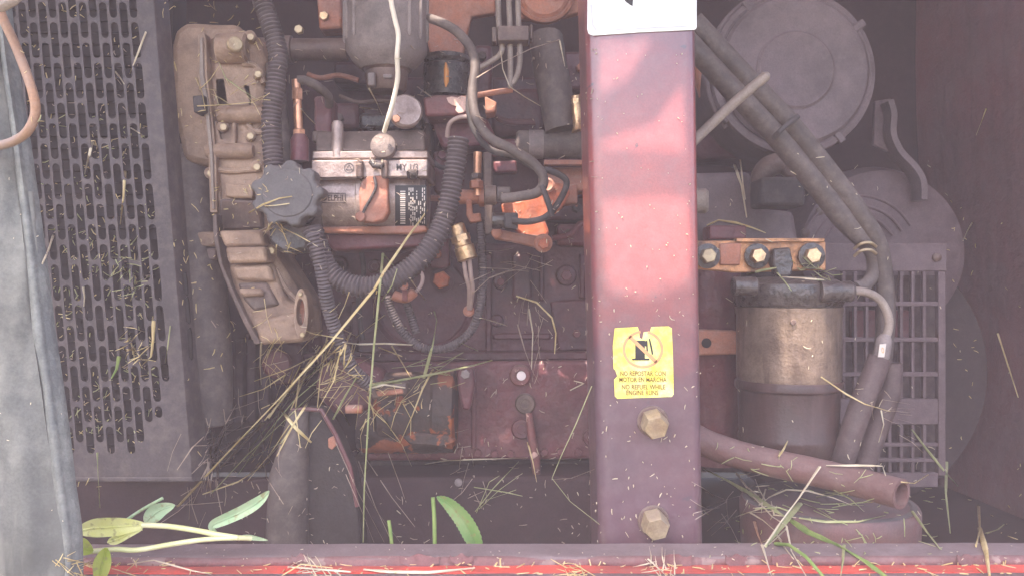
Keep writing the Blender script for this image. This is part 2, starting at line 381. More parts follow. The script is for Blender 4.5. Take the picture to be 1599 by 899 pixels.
sunlight_gobo.part('sheet', mb, M['sunlight_gobo'])
mb = MB(); mb.poly([V((hx0, hy0, HZ - .03)), V((hx1, hy0, HZ - .03)), V((hx1, hy0, HZ - .003)), V((hx0, hy0, HZ - .003))], V((0, .004, 0)))
sunlight_gobo.part('front_lip', mb, M['sunlight_gobo'])

# ------------------------------------------------------------------ sill
sill = Thing('sill_beam', 'dented red and mauve steel sill across the bottom of the engine opening', 'sill', P(800, 870, .9))
def sweep_x(prof, x0, x1, n=60, jit=.0012, seed=0):
    mbb = MB(); rings = []
    for i in range(n + 1):
        x = x0 + (x1 - x0) * i / n
        rings.append([V((x, y + jit * mnoise(V((x * 14, j * .7 + seed, 1))), z + jit * 1.6 * mnoise(V((x * 11, j * .9 + seed, 5))) + .0012 * x)) for j, (y, z) in enumerate(prof)])
    return mbb.ring_loft(rings)
zt = .7225
sill.part('top_ledge', sweep_x([(.905, zt - .004), (.905, zt), (.890, zt), (.872, zt - .0002), (.862, zt - .0004), (.8585, zt - .0012), (.8570, zt - .0070), (.8570, zt - .030), (.905, zt - .03)], -.9, .95, 110, .0007), M['sill'], sm=60)
sill.part('red_lip', sweep_x([(.8553, zt - .0072), (.846, zt - .0066), (.8335, zt - .0070), (.8335, zt - .034), (.8555, zt - .034)], -.9, .95, 90, .0007, 3), M['sill_red'], sm=60)
sill.part('outer_ledge', sweep_x([(.8330, zt - .0082), (.8310, zt - .0072), (.78, zt - .009), (.70, zt - .013), (.70, zt - .06), (.8330, zt - .06)], -.9, .95, 70, .0012, 8), M['sill'], sm=60)
sill.part('peeling_edge', sweep_x([(.8632, zt - .00005), (.8592, zt - .0006), (.8566, zt - .0022), (.8556, zt - .0078), (.8566, zt - .0085), (.858, zt - .003)], -.9, .95, 150, .0009, 12), M['sill_edge'], sm=60)
# lifted flakes of old paint on the ledge
random.seed(3)
for px, wd, hh in ((655, 62, 16), (1050, 60, 22), (1150, 34, 16), (1225, 40, 18), (1510, 30, 14), (470, 30, 9), (720, 36, 12)):
    mb = MB(); n = 9; d = .858
    up_ = [(px - wd / 2 + wd * k / n, 868 + 3 * math.sin(k) - random.random() * 3) for k in range(n + 1)]
    lo = [(px + wd / 2 - wd * k / n, 868 + hh * (.5 + .5 * math.sin(math.pi * k / n)) + random.random() * 3) for k in range(n + 1)]
    mb.prism(up_ + lo, [.8545] * (n + 1) + [.8525] * (n + 1), .0015)
    sill.part('paint_flake', mb, M['sill_edge'], sm=20)

# ------------------------------------------------------------------ left rubber flap
flap = Thing('rubber_flap', 'weathered blue grey rubber door seal hanging down the left edge', 'door seal', P(30, 870, .74))
edge = [(-20, 6), (60, 14), (130, 24), (230, 40), (330, 54), (420, 66), (520, 78), (600, 90), (680, 101), (760, 110), (800, 116), (830, 120), (870, 121), (930, 122)]
def edge_x(y):
    for (y0, x0), (y1, x1) in zip(edge, edge[1:]):
        if y <= y1: return x0 + (x1 - x0) * (y - y0) / (y1 - y0)
    return edge[-1][1]
def flap_sheet(f0, f1, d, nu, relief):
    mbb = MB(); rings = []
    for i in range(64):
        y = -20 + 950 * i / 63
        fr = []; bk = []
        for k in range(nu + 1):
            u = f0(y) + (f1(y) - f0(y)) * k / nu
            dd = d - relief(u, y, k / nu)
            fr.append(P(u, y, dd)); bk.append(P(u, y, dd) + V((0, .010, 0)))
        rings.append(fr + bk[::-1])
    return mbb.ring_loft(rings)
rel = lambda u, y, t: .010 * math.sin(t * math.pi) + .004 * mnoise(V((u * .03, y * .006, 2))) + .0008 * math.sin((u - y * .10) * .10) * min(1, max(0, (y - 120) / 400))
strip = lambda y: 13 + 14 * min(1, max(0, y / 500))
flap.part('sheet', flap_sheet(lambda y: -70, lambda y: edge_x(y) - strip(y) + (6 if y > 700 else 0), .735, 22, rel), M['flap'], sm=60)
flap.part('edging', flap_sheet(lambda y: edge_x(y) - strip(y) - 3, edge_x, .742, 6, lambda u, y, t: .009 * math.sin(min(1, t + .12) * math.pi) + .002 * mnoise(V((y * .02, 3, 1)))), M['flap_edge'], sm=60)
mb = MB(); mb.hose([(46, 300, .742), (56, 420, .742), (62, 520, .742), (70, 620, .742), (84, 720, .742), (100, 800, .742), (108, 900, .742)], 6.0)
flap.part('rubber_bead', mb, M['flap'])
mb = MB(); mb.hose([(-8, -6, .70), (5, 30, .70), (20, 62, .70), (38, 106, .695), (52, 148, .69), (55, 178, .69), (44, 204, .69), (25, 219, .695), (2, 227, .70), (-30, 232, .71)], 7.2)
single('bowden_cable', mb, M['cable'], 'brown sun-bleached cable looping out over the rubber seal at top left', 'cable')
mb = MB(); mb.prism([(-40, -30), (44, -30), (34, -8), (20, 6), (2, 16), (-40, 22)], .66, .008)
single('door_corner', mb, M['pole'], 'beige rounded metal corner at the upper left corner', 'door panel', bev=.006)

# ------------------------------------------------------------------ perforated guard and radiator
GD = 1.13
guard = Thing('perforated_guard', 'brown sheet guard punched with rows of upright slots, at left', 'guard', P(200, 750, GD))
lean = lambda x, y: x + .088 * (y - 300)
mb = MB(); bm = mb.bm; TH = V((0, .0016, 0))
def gq(pts): mb.face([bm.verts.new(P(lean(x, y), y, GD)) for x, y in pts])
cols = 14; sp = 15.8; hw = 6.0; period = 63.0
for c in range(cols):
    xc = 233 - c * sp; base_y = -30 + (period / 2 if c % 2 else 0) + 2
    ylim = [617, 652, 681, 708][min(c, 3)] if c < 4 else 708
    slots = []
    y = base_y - period
    while y < 720:
        a, b_ = y, min(y + 56.5, ylim)
        if b_ - a > 16: slots.append((a, b_))
        y += period
    top = -70
    for i, (a, b_) in enumerate(slots):
        bot = (b_ + slots[i + 1][0]) / 2 if i + 1 < len(slots) else 750
        H = sp / 2; n = 6
        inner = [(xc + hw * math.cos(math.pi * k / n), a + hw - hw * math.sin(math.pi * k / n)) for k in range(n + 1)]
        inner += [(xc - hw * math.cos(math.pi * k / n), b_ - hw + hw * math.sin(math.pi * k / n)) for k in range(n + 1)]
        cl = lambda q: max(-1, min(1, q))
        outer = []
        for k in range(n + 1):
            outer.append((xc + H * cl(1.5 * math.cos(math.pi * k / n)), a + hw if k in (0, n) else top))
        for k in range(n + 1):
            outer.append((xc - H * cl(1.5 * math.cos(math.pi * k / n)), b_ - hw if k in (0, n) else bot))
        iv = [bm.verts.new(P(lean(*q), q[1], GD)) for q in inner]; ov = [bm.verts.new(P(lean(*q), q[1], GD)) for q in outer]
        bk = [bm.verts.new(v.co + TH) for v in iv]
        m_ = len(iv)
        for k in range(m_):
            k2 = (k + 1) % m_
            mb.face([ov[k], ov[k2], iv[k2], iv[k]]); mb.face([iv[k], iv[k2], bk[k2], bk[k]])
        top = bot
xr = 233 + sp / 2
fold = [(x, y) for x, y in ((236 - 2, -70), (262, 300), (283, 560), (300, 750))]
# solid margin between the last column and the fold
fx = lambda y: fold[0][0] + (300 - 234) * (y + 70) / 820
strip_y = [-70 + 820 * i / 12 for i in range(13)]
for y0, y1 in zip(strip_y, strip_y[1:]):
    mb.face([bm.verts.new(P(x, y, GD)) for x, y in ((lean(xr, y0), y0), (fx(y0), y0), (fx(y1), y1), (lean(xr, y1), y1))])
guard.part('slotted_sheet', mb, M['plate'], sm=30)
mb = MB()
pf = lambda w_, dd: [P(fx(y) + w_, y, dd) for y in strip_y]
A_ = pf(0, GD - .0015); B_ = pf(5, GD + .003)
C_ = [P(fx(y) + 22 + max(0, (y - 600)) * .06, y, GD + .035) for y in strip_y]
rr = [[a, b, c, c + V((0, .003, 0)), b + V((-.004, .004, 0)), a + V((0, .003, 0))] for a, b, c in zip(A_, B_, C_)]
mb.ring_loft(rr); guard.part('folded_flange', mb, M['plate'], sm=50)
mb = MB(); mb.prism([(60, 744), (300, 744), (304, 752), (60, 752)], GD - .001, .02); guard.part('bottom_fold', mb, M['plate'], bev=.002)
for y0, y1 in ((428, 462), (466, 506), (514, 562)):
    mb = MB(); x_ = fx((y0 + y1) / 2) + 12; mb.prism([(x_ - 2.6, y0), (x_ + 1.5, y0 - 3), (x_ + 3.6, y0 + 6), (x_ + 5.4, y1 - 4), (x_ + 3.6, y1), (x_, y1 - 5)], GD + .011, .004)
    guard.part('flange_slot', mb, M['core'])
rad = Thing('radiator', 'black finned radiator core behind the slotted brown guard', 'radiator', P(170, 730, 1.2))
mb = MB(); mb.box(-10, -80, 270, 735, 1.215, .05); rad.part('core_block', mb, M['core'])
random.seed(5); mb = MB()
for i in range(44):
    y = -60 + i * 18; mb.box(-5, y, 262, y + 3, 1.208, .006)
rad.part('cooling_fins', mb, M['core'], kind='stuff')
# tilted drum of the fan shroud beside the guard
shroud = Thing('fan_shroud', 'smooth grey brown curved shroud between guard and timing case', 'fan shroud', P(325, 655, 1.2))
mb = MB(); mb.tube(smooth_path([P(300, 232, 1.24), P(302, 300, 1.235), P(310, 380, 1.23), P(318, 460, 1.225), P(325, 560, 1.22), P(326, 660, 1.22)], 8), [.030 + .004 * min(1, i / 20) for i in range(41)], 20)
shroud.part('shroud_wall', mb, M['rubber2'])
mb = MB(); mb.box(298, 362, 338, 385, 1.2, .05); shroud.part('upper_clip', mb, M['alu'], bev=.003)
mb = MB(); mb.box(296, 388, 338, 406, 1.203, .05); shroud.part('lower_clip', mb, M['alu_dark'], bev=.003)

# ------------------------------------------------------------------ timing case
tc = Thing('timing_case', 'tan cast aluminium timing case with ribs and bosses, left end of the engine', 'engine case', P(400, 535, 1.25))
mb = MB(); mb.prism([(266, 70), (272, 46), (290, 33), (330, 36), (372, 36), (384, 60), (386, 130), (370, 190), (372, 262), (330, 262), (285, 250), (268, 170)], 1.20, .14)
tc.part('upper_housing', mb, M['alu'], bev=.012)
mb = MB(); mb.prism([(322, 56), (376, 44), (400, 52), (412, 90), (414, 200), (424, 280), (430, 400), (472, 466), (478, 534), (402, 536), (376, 494), (352, 440), (340, 380), (334, 300), (326, 180)], 1.19, .12); tc.part('main_body', mb, M['alu'], bev=.012)
for q in ((392, 60), (404, 118), (402, 262), (330, 272), (350, 200), (424, 392), (392, 214)):
    mb = MB(); mb.lathe(P(*q, 1.192), V((.15, -1, .05)), [(0, .0085), (.010, .008), (.011, .0065)], 16); o_ = tc.part('bolt_boss', mb, M['alu'])
    mb = MB(); mb.hexa(P(*q, 1.182), V((.15, -1, .05)), .0055, .006); tc.part('case_bolt', mb, M['zinc'], parent=o_)
for pts in ([(330, 262), (360, 268), (420, 262)], [(340, 300), (346, 330), (345, 352)], [(380, 100), (400, 104), (412, 130)], [(386, 196), (400, 206), (414, 206)], [(430, 420), (446, 450), (466, 470)]):
    mb = MB(); mb.tube(smooth_path([P(x, y, 1.188) for x, y in pts], 5), .0042, 8); tc.part('cast_rib', mb, M['alu'])
mb = MB(); mb.prism([(309, 55), (318, 50), (322, 62), (323, 118), (329, 160), (337, 240), (339, 332), (328, 332), (325, 244), (317, 165), (308, 116)], 1.176, .05); tc.part('case_flange', mb, M['alu'], bev=.001)
mb = MB(); mb.prism([(312, 60), (316, 58), (318, 118), (325, 160), (332, 240), (335, 326), (331, 326), (327, 240), (319, 162), (311, 118)], 1.172, .02)
tc.part('gasket_edge', mb, M['pole'], bev=.0008)
def xcyl(x0, x1, yc, r, d, prof=None):
    a = P(x0, yc, d); b = P(x1, yc, d); rr_ = mm(r, d); L_ = (b - a).length
    return MB().lathe(a, b - a, prof(L_, rr_) if prof else [(0, rr_ * .85), (L_ * .05, rr_), (L_ * .93, rr_), (L_, rr_ * .8)], 22)
for x0, x1, yc, r in ((342, 412, 179, 14), (322, 396, 236, 12), (340, 388, 76, 23), (398, 468, 508, 7), (394, 440, 523, 7.5)):
    tc.part('cast_boss', xcyl(x0, x1, yc, r, 1.185), M['alu'])
mb = MB(); mb.lathe(P(366, 72, 1.158), V((.5, -1, .1)), [(0, .011), (.008, .011), (.010, .009)], 20); tc.part('dome_plug', mb, M['zinc'])
mb = MB(); mb.prism([(330, 122), (352, 120), (358, 160), (384, 166), (388, 150), (372, 128), (392, 132), (396, 168), (330, 172)], 1.19, .05); tc.part('cast_web', mb, M['alu'], bev=.003)
mb = MB(); mb.prism([(334, 190), (338, 188), (344, 218), (360, 220), (362, 190), (368, 190), (368, 226), (336, 228)], 1.182, .04); tc.part('rib', mb, M['alu'], bev=.002)
mb = MB(); mb.prism([(300, 150), (318, 148), (320, 175), (302, 176)], 1.16, .03); tc.part('sensor_block', mb, M['rubber'], bev=.002)
mb = MB(); mb.prism([(350, 286), (396, 288), (394, 310), (352, 308)], 1.165, .06); tc.part('stepped_panel', mb, M['alu'], bev=.003)
mb = MB(); mb.prism([(342, 310), (404, 312), (412, 358), (340, 360)], [1.172, 1.172, 1.185, 1.185], .1); tc.part('stepped_panel', mb, M['alu_dark'], bev=.004)
mb = MB(); mb.prism([(340, 360), (408, 360), (414, 385), (350, 386)], 1.16, .1); tc.part('stepped_panel', mb, M['alu'], bev=.005)
mb = MB(); mb.prism([(350, 386), (414, 385), (418, 410), (356, 412)], 1.154, .1); tc.part('stepped_panel', mb, M['alu'], bev=.005)
mb = MB(); mb.prism([(362, 416), (420, 414), (428, 440), (368, 438)], 1.162, .1); tc.part('stepped_panel', mb, M['alu'], bev=.005)
mb = MB(); mb.prism([(354, 412), (424, 410), (446, 470), (474, 478), (478, 532), (404, 536), (378, 492), (362, 446)], 1.172, .1); tc.part('lower_housing', mb, M['alu'], bev=.008)
mb = MB(); mb.prism([(370, 442), (416, 440), (436, 476), (396, 486), (380, 468)], 1.168, .02); tc.part('raised_pad', mb, M['alu_dark'], bev=.004)
mb = MB(); mb.prism([(370, 450), (408, 450), (412, 462), (376, 464)], 1.160, .02); tc.part('raised_pad', mb, M['alu'], bev=.005)
mb = MB(); mb.prism([(332, 336), (338, 334), (340, 368), (347, 412), (364, 452), (388, 502), (407, 536), (398, 538), (378, 500), (356, 450), (341, 410), (333, 372)], 1.160, .04); tc.part('case_flange', mb, M['alu_dark'], bev=.0012)
mb = MB(); mb.prism([(398, 500), (470, 484), (476, 534), (404, 538)], 1.163, .06); tc.part('mounting_foot', mb, M['alu'], bev=.006)
# upright ear with an oval opening
mb = MB(); ear = [(468, 450), (474, 456), (478, 474), (481, 496), (480, 520), (474, 528), (466, 530), (462, 512), (459, 488), (461, 464)]
hole = [(469 + 6.2 * math.cos(a), 487 + 21 * math.sin(a)) for a in [2 * math.pi * k / 20 - math.pi / 2 for k in range(20)]]
earr = []
for k in range(20):
    a = 2 * math.pi * k / 20 - math.pi / 2; earr.append((470 + 11.5 * math.cos(a), 490 + 40 * math.sin(a)))
o1 = [mb.bm.verts.new(P(x, y, 1.148)) for x, y in earr]; i1 = [mb.bm.verts.new(P(x, y, 1.148)) for x, y in hole]
o2 = [mb.bm.verts.new(v.co + V((0, .03, 0))) for v in o1]; i2 = [mb.bm.verts.new(v.co + V((0, .03, 0))) for v in i1]
for k in range(20):
    j = (k + 1) % 20
    mb.face([o1[k], o1[j], i1[j], i1[k]]); mb.face([o1[k], o1[j], o2[j], o2[k]]); mb.face([i1[k], i1[j], i2[j], i2[k]]); mb.face([o2[k], o2[j], i2[j], i2[k]])
tc.part('mounting_ear', mb, M['alu'], bev=.0015)
mb = MB(); mb.prism(hole, 1.166, .01); tc.part('ear_socket', mb, M['rosy'])
for x, y in ((470, 459), (473, 522)):
    mb = MB(); mb.lathe(P(x, y, 1.150), -YB, [(0, .0035), (.004, .0035), (.005, .0025)], 12); tc.part('stud', mb, M['zinc'])

# ------------------------------------------------------------------ oil filler cap
mb = MB(); star = []
for k in range(96):
    a = 2 * math.pi * k / 96
    r = 52 + 4.2 * math.tanh(2.2 * math.cos(9 * a + .6))
    star.append((447 + r * 1.02 * math.cos(a), 302 + r * .93 * math.sin(a)))
cap = Thing('oil_filler_cap', 'dusty grey scalloped oil filler cap left of the fuel pump', 'filler cap', P(447, 350, 1.08))
mb.prism(star, 1.075, .035); cap.part('scalloped_knob', mb, M['cap'], bev=.004)
mb = MB(); mb.prism([(448 + 40 * math.cos(a), 302 + 37 * math.sin(a)) for a in [2 * math.pi * k / 40 for k in range(40)]], 1.0735, .004); cap.part('raised_face', mb, M['cap'], bev=.0015)
mb = MB(); mb.lathe(P(447, 306, 1.11), YB, [(0, .036), (.07, .036)], 28); cap.part('neck', mb, M['oily'])
mb = MB(); mb.prism([(420, 350), (470, 346), (488, 360), (480, 392), (440, 396), (418, 378)], 1.13, .05); cap.part('gasket_ring', mb, M['oily'], bev=.006)

# ------------------------------------------------------------------ fuel injection pump
pump = Thing('injection_pump', 'alloy fuel injection pump with flanged top cover and printed data plate', 'fuel pump', P(580, 360, 1.2))
PR = mm(52, 1.2); PCc = P(578, 311, 1.2)
def onpump(px, py, lift=0.0):
    z = P(px, py, 1.155).z; dz = max(-.99, min(.99, (z - PCc.z) / (PR + lift)))
    y = PCc.y - math.sqrt(1 - dz * dz) * (PR + lift)
    return V((P(px, py, y).x, y, z))
a = P(488, 311, 1.2); L_ = mm(180, 1.2)
mb = MB(); mb.lathe(a, V((1, 0, 0)), [(0, PR * .9), (.004, PR * .97), (.02, PR * .97), (.022, PR), (L_ * .42, PR), (L_ * .43, PR * 1.03), (L_ * .46, PR * 1.03), (L_ * .47, PR), (L_ * .96, PR), (L_, PR * .88)], 48); pump.part('body', mb, M['pump'])
mb = MB(); mb.prism([(486, 250), (668, 249), (668, 276), (486, 279)], 1.138, .11); pump.part('cover_flange', mb, M['pump'], bev=.002)
mb = MB(); mb.prism([(488, 236), (668, 235), (669, 247.5), (487, 248.5)], 1.142, .10); pump.part('cover_rim', mb, M['pump'], bev=.002)
mb = MB(); mb.poly([P(492, 235.5, 1.144), P(664, 234.5, 1.144), P(662, 203, 1.172), P(494, 206, 1.172)], V((0, .07, .0))); pump.part('top_cover', mb, M['pump_top'], bev=.003)
mb = MB(); mb.tube([P(527, y, 1.148) for y in (248, 240, 215, 195, 190, 188.5)], [mm(q, 1.148) for q in (9, 9, 9, 9, 7, 3)], 18); pump.part('cover_stud', mb, M['pump'])
mb = MB(); mb.lathe(P(600, 231, 1.142), V((0, -1, .12)), [(-.02, .0165), (.008, .0175), (.012, .017), (.0135, .0145), (.0135, .004)], 36); pump.part('round_plug', mb, M['pump_top'])
mb = MB(); mb.prism([(560, 300), (564, 284), (574, 272), (604, 270), (607, 330), (598, 344), (584, 348), (562, 346)], 1.138, .03); pump.part('lever_plate', mb, M['rosy'], label='red brown lever plate', bev=.003)
lv = pump.o.children[-1]
mb = MB(); mb.hose([(584, 276, 1.135), (587, 292, 1.135), (580, 308, 1.135), (570, 326, 1.135), (565, 338, 1.135)], 2.4); pump.part('lever_arm', mb, M['oily'])
mb = MB(); mb.lathe(P(564, 339, 1.14), -YB, [(0, .0072), (.006, .0072), (.008, .0055)], 18); pump.part('lever_pivot', mb, M['rosy'])
for x, y in ((562, 262), (601, 262)):
    mb = MB(); mb.tube([P(x, y - 12, 1.134), P(x, y - 9, 1.134), P(x, y + 14, 1.134), P(x, y + 17, 1.134)], [.003, .005, .005, .003], 12); pump.part('cover_bolt', mb, M['alu_dark'])
mb = MB(); mb.tube([P(580, 252, 1.130), P(584, 258, 1.126), P(594, 260, 1.126), P(597, 257, 1.132)], .0045, 10); pump.part('link_hook', mb, M['oily'])
mb = MB(); mb.hexa(P(645, 276, 1.142), V((0, -.6, .8)), .0085, .010); pump.part('hex_plug', mb, M['oily'])
mb = MB(); mb.prism([(500, 354), (664, 352), (668, 361), (640, 366), (506, 364)], 1.17, .06); pump.part('base_flange', mb, M['rosy'], bev=.003)
mb = MB(); mb.prism([(500, 364), (668, 362), (672, 384), (520, 392)], 1.19, .08); pump.part('base_block', mb, M['flange'], bev=.004)
# data plate wrapped on the barrel, with its print
def cylpatch(x0, x1, y0, y1, lift, n=8):
    m2 = MB(); r_ = []
    for i in range(n + 1):
        y = y0 + (y1 - y0) * i / n
        p0, p1 = onpump(x0, y, lift), onpump(x1, y, lift); q0, q1 = onpump(x0, y, lift - .0006), onpump(x1, y, lift - .0006)
        r_.append([p0, p1, q1, q0])
    return m2.ring_loft(r_)
pl = pump.part('data_plate', cylpatch(617, 666, 290, 352, .0012), M['black'])
random.seed(11)
y = 299
while y < 349:
    h_ = random.choice((1.0, 1.6, 2.4)); pump.part('printed_bar', cylpatch(625, 633, y, y + h_, .0020, 2), M['paper'], parent=pl); y += h_ + random.choice((1.4, 1.8))
m2 = MB()
for cx in range(638, 664, 3):
    y = 294
    while y < 348:
        l_ = random.uniform(2, 7)
        if random.random() < .7:
            p = [onpump(cx, y, .0019), onpump(cx + 1.5, y, .0019), onpump(cx + 1.5, y + l_, .0019), onpump(cx, y + l_, .0019)]
            m2.face([m2.bm.verts.new(q) for q in p])
        y += l_ + random.uniform(1, 3)
pump.part('printed_text', m2, M['paper'], parent=pl, kind='stuff')
nm = MB()
for q in ((501, 539, 302, 303.4), (501, 539, 316.6, 318), (500, 501.4, 302, 318), (538.6, 540, 302, 318)):
    t_ = cylpatch(*q, .0012, 3); t_.bm.to_mesh(bpy.data.meshes.new('t')); tmp = bpy.data.meshes.new('tmp'); t_.bm.to_mesh(tmp); nm.bm.from_mesh(tmp); bpy.data.meshes.remove(tmp)
fr = pump.part('maker_badge', nm, M['oily'])
pump.part('raised_lettering', text_bm('DELPHI', lambda x, y: onpump(520 + 31 * x, 310.2 - 13 * y, .0014)), M['oily'], parent=fr)
fl = [o for o in pump.o.children if o.name.startswith('cover_flange')][0]
pump.part('scribed_lettering', text_bm('MY 1/3', lambda x, y: P(636 + 34 * x, 262 - 15 * y, 1.1375)), M['oily'], parent=fl)
m2 = MB()
for k in range(16):
    a0, a1 = 2 * math.pi * k / 16, 2 * math.pi * (k + 1) / 16
    m2.face([m2.bm.verts.new(P(545 + r_ * math.cos(q), 263 + r_ * math.sin(q), 1.1375)) for r_, q in ((8, a0), (8, a1), (6.6, a1), (6.6, a0))])
for k in range(3):
    a0, a1 = 2 * math.pi * k / 3 - 1.57, 2 * math.pi * (k + 1) / 3 - 1.57
    m2.face([m2.bm.verts.new(P(545 + r_ * math.cos(q), 263 + r_ * math.sin(q), 1.1374)) for r_, q in ((6.2, a0), (6.2, a1), (4.0, a1), (4.0, a0))])
pump.part('cast_mark', m2, M['oily'], parent=fl)

# ------------------------------------------------------------------ upper left pipework
can = Thing('fuel_canister', 'ribbed grey fuel canister with a short neck, hanging above the pump', 'canister', P(604, 140, 1.2))
S_ = lambda q: mm(q, 1.2)
mb = MB(); c_ = P(604, 140, 1.2); mb.lathe(c_, V((0, 0, 1)), [(S_(30), S_(40)), (S_(36), S_(46)), (S_(44), S_(54)), (S_(58), S_(63)), (S_(160), S_(66))], 40); can.part('shell', mb, M['can'])
mb = MB()
for k in range(9):
    a = math.pi * (1.05 + .9 * k / 8)
    if 3 <= k <= 5: continue
    p = V((c_.x + S_(64.5) * math.cos(a), c_.y + S_(64.5) * math.sin(a), c_.z + S_(70))); q = p + V((0, 0, S_(100)))
    can.part('upright_rib', MB().tube([p, p + V((0, 0, .004)), q], [.001, .003, .003], 8), M['can'])
mb = MB(); mb.lathe(c_, V((0, 0, 1)), [(S_(-4), S_(26)), (S_(2), S_(31)), (S_(26), S_(33)), (S_(31), S_(38))], 30); can.part('neck', mb, M['alu_dark'])
mb = MB(); mb.box(574, 113, 585, 134, 1.165, .02); can.part('tab', mb, M['can'], bev=.002)
mb = MB(); mb.box(598, 116, 612, 122, 1.166, .02); can.part('tab', mb, M['can'], bev=.001)
mb = MB(); mb.hose([(609, -12, 1.07), (612, 10, 1.07), (617, 32, 1.07), (622, 56, 1.07), (620, 88, 1.07), (621, 122, 1.08), (614, 158, 1.09), (606, 186, 1.10), (600, 206, 1.118)], 3.8)
single('pull_cord', mb, M['cord'], 'white cord hanging down in front of the grey canister', 'cord')
mb = MB(); mb.lathe(P(632, 178, 1.16), V((.25, -1, .1)), [(0, S_(24)), (.014, S_(25)), (.017, S_(22))], 28)
stop = Thing('stop_solenoid', 'round dusty tan solenoid behind the white cord, above the pump', 'solenoid', P(632, 204, 1.16)); stop.part('drum', mb, M['pump'])
mb = MB(); mb.hexa(P(620, 187, 1.145), -YB, .006, .008); stop.part('terminal', mb, M['copper'])

hp = Thing('coolant_pipe', 'brown horizontal coolant pipe at upper left, below the square flange', 'pipe', P(480, 96, 1.28))
mb = MB(); mb.lathe(P(380, 78, 1.28), V((1, 0, 0)), [(0, .018), (.06, .018), (.062, .021), (.075, .021), (.077, .017), (.16, .017)], 24); hp.part('pipe_run', mb, M['alu_dark'])
mb = MB(); mb.hexa(P(468, 48, 1.25), -YB, .007, .008); hp.part('bleed_screw', mb, M['zinc'])
mb = MB(); mb.prism([(493, -20), (532, -20), (534, 44), (498, 46)], 1.29, .04); hp.part('square_flange', mb, M['rosy'], bev=.004)
mb = MB(); mb.hexa(P(507, 27, 1.29), -YB, .0075, .008); hp.part('flange_bolt', mb, M['brass'])
mb = MB(); mb.corrugated([(404, -14, 1.12), (412, 10, 1.12), (424, 45, 1.118), (434, 85, 1.115), (431, 130, 1.11), (424, 180, 1.108), (425, 225, 1.105), (430, 275, 1.10)], 15.5, 6.4)
single('corrugated_conduit', mb, M['cond'], 'corrugated conduit running down from the top edge to the filler cap', 'conduit', 'corrugated conduits')
mb = MB(); mb.hose([(430, 100, 1.20), (432, 150, 1.20), (438, 200, 1.20), (442, 262, 1.19)], 15)
single('smooth_hose', mb, M['rubber2'], 'smooth grey hose close behind the upper left corrugated conduit', 'hose')
S6 = lambda q: mm(q * 1.1, 1.135)
cp = Thing('copper_fuel_pipe', 'short upright copper pipe with nuts beside the left conduit', 'pipe', P(467, 250, 1.135))
mb = MB(); mb.tube([P(462, 125, 1.135), P(464, 150, 1.135), P(467, 212, 1.135)], S6(6), 14); cp.part('tube', mb, M['copper'])
mb = MB(); mb.hexa(P(467, 213, 1.135), V((0, 0, 1)), S6(9), S6(10)); cp.part('lower_nut', mb, M['copper'])
mb = MB(); mb.hexa(P(464, 156, 1.135), V((0, 0, 1)), S6(8), S6(16)); cp.part('upper_nut', mb, M['copper'])
mb = MB(); mb.lathe(P(468, 252, 1.135), V((0, 0, 1)), [(0, S6(13)), (S6(30), S6(13)), (S6(38), S6(9))], 18); cp.part('socket', mb, M['flange'])
mb = MB(); mb.hose([(464, 126, 1.135), (476, 126, 1.138), (494, 134, 1.145), (512, 150, 1.165), (514, 164, 1.19)], 7)
single('elbow_hose', mb, M['rubber2'], 'short curved grey hose from the copper pipe to the red stub', 'hose')
mb = MB(); mb.box(490, 150, 517, 212, 1.195, .05); st = Thing('red_stub', 'small square red painted stub under the curved grey hose', 'fitting', P(503, 212, 1.2)); st.part('stub', mb, M['flange'], bev=.004)
mb = MB(); mb.box(487, 204, 512, 222, 1.185, .04); st.part('foot', mb, M['alu_dark'], bev=.003)

# ------------------------------------------------------------------ engine block and head
blk = Thing('engine_block', 'maroon painted diesel engine block with ribs, plugs and lower flange', 'engine', P(650, 720, 1.4))
mb = MB(); mb.prism([(382, 380), (960, 380), (960, 562), (395, 562)], 1.38, .35); blk.part('crankcase', mb, M['block'], bev=.004)
mb = MB(); mb.prism([(470, 120), (970, 120), (970, 398), (470, 398)], 1.42, .30); blk.part('cylinder_head', mb, M['block'], bev=.006)
mb = MB(); mb.prism([(560, 566), (935, 562), (1000, 564), (1000, 716), (572, 720)], 1.335, .3); blk.part('lower_flange', mb, M['flange'], bev=.006)
mb = MB(); mb.prism([(380, 552), (1000, 548), (1000, 561), (380, 566)], 1.345, .1); blk.part('flange_step', mb, M['block'], bev=.003)
mb = MB(); mb.prism([(735, 576), (744, 574), (744, 700), (736, 702)], 1.33, .05); blk.part('rib', mb, M['flange'], bev=.002)
mb = MB(); mb.prism([(798, 396), (830, 394), (832, 466), (800, 470)], 1.355, .06); blk.part('rib', mb, M['block'], bev=.005)
mb = MB(); mb.prism([(858, 470), (920, 466), (922, 548), (872, 550)], 1.37, .06); blk.part('rib', mb, M['block'], bev=.005)
mb = MB(); mb.lathe(P(662, 470, 1.385), -YB, [(0, .088), (.010, .086), (.013, .078), (.008, .074), (.008, .01)], 40); blk.part('core_plug', mb, M['block'])
mb = MB(); mb.prism([(668, 372), (700, 370), (702, 416), (690, 420), (670, 418)], 1.345, .06); blk.part('boss_pad', mb, M['flange'], bev=.004)
mb = MB(); mb.lathe(P(683, 397, 1.346), -YB, [(0, .007), (.006, .007), (.008, .005)], 14); blk.part('small_plug', mb, M['rosy'])
mb = MB(); mb.hexa(P(690, 437, 1.365), -YB, .0145, .014); blk.part('hex_bolt', mb, M['orange'], label='bright orange hex bolt')
mb = MB(); mb.lathe(P(691, 438, 1.370), -YB, [(0, .019), (.004, .019), (.005, .017)], 24); blk.part('washer', mb, M['block'])
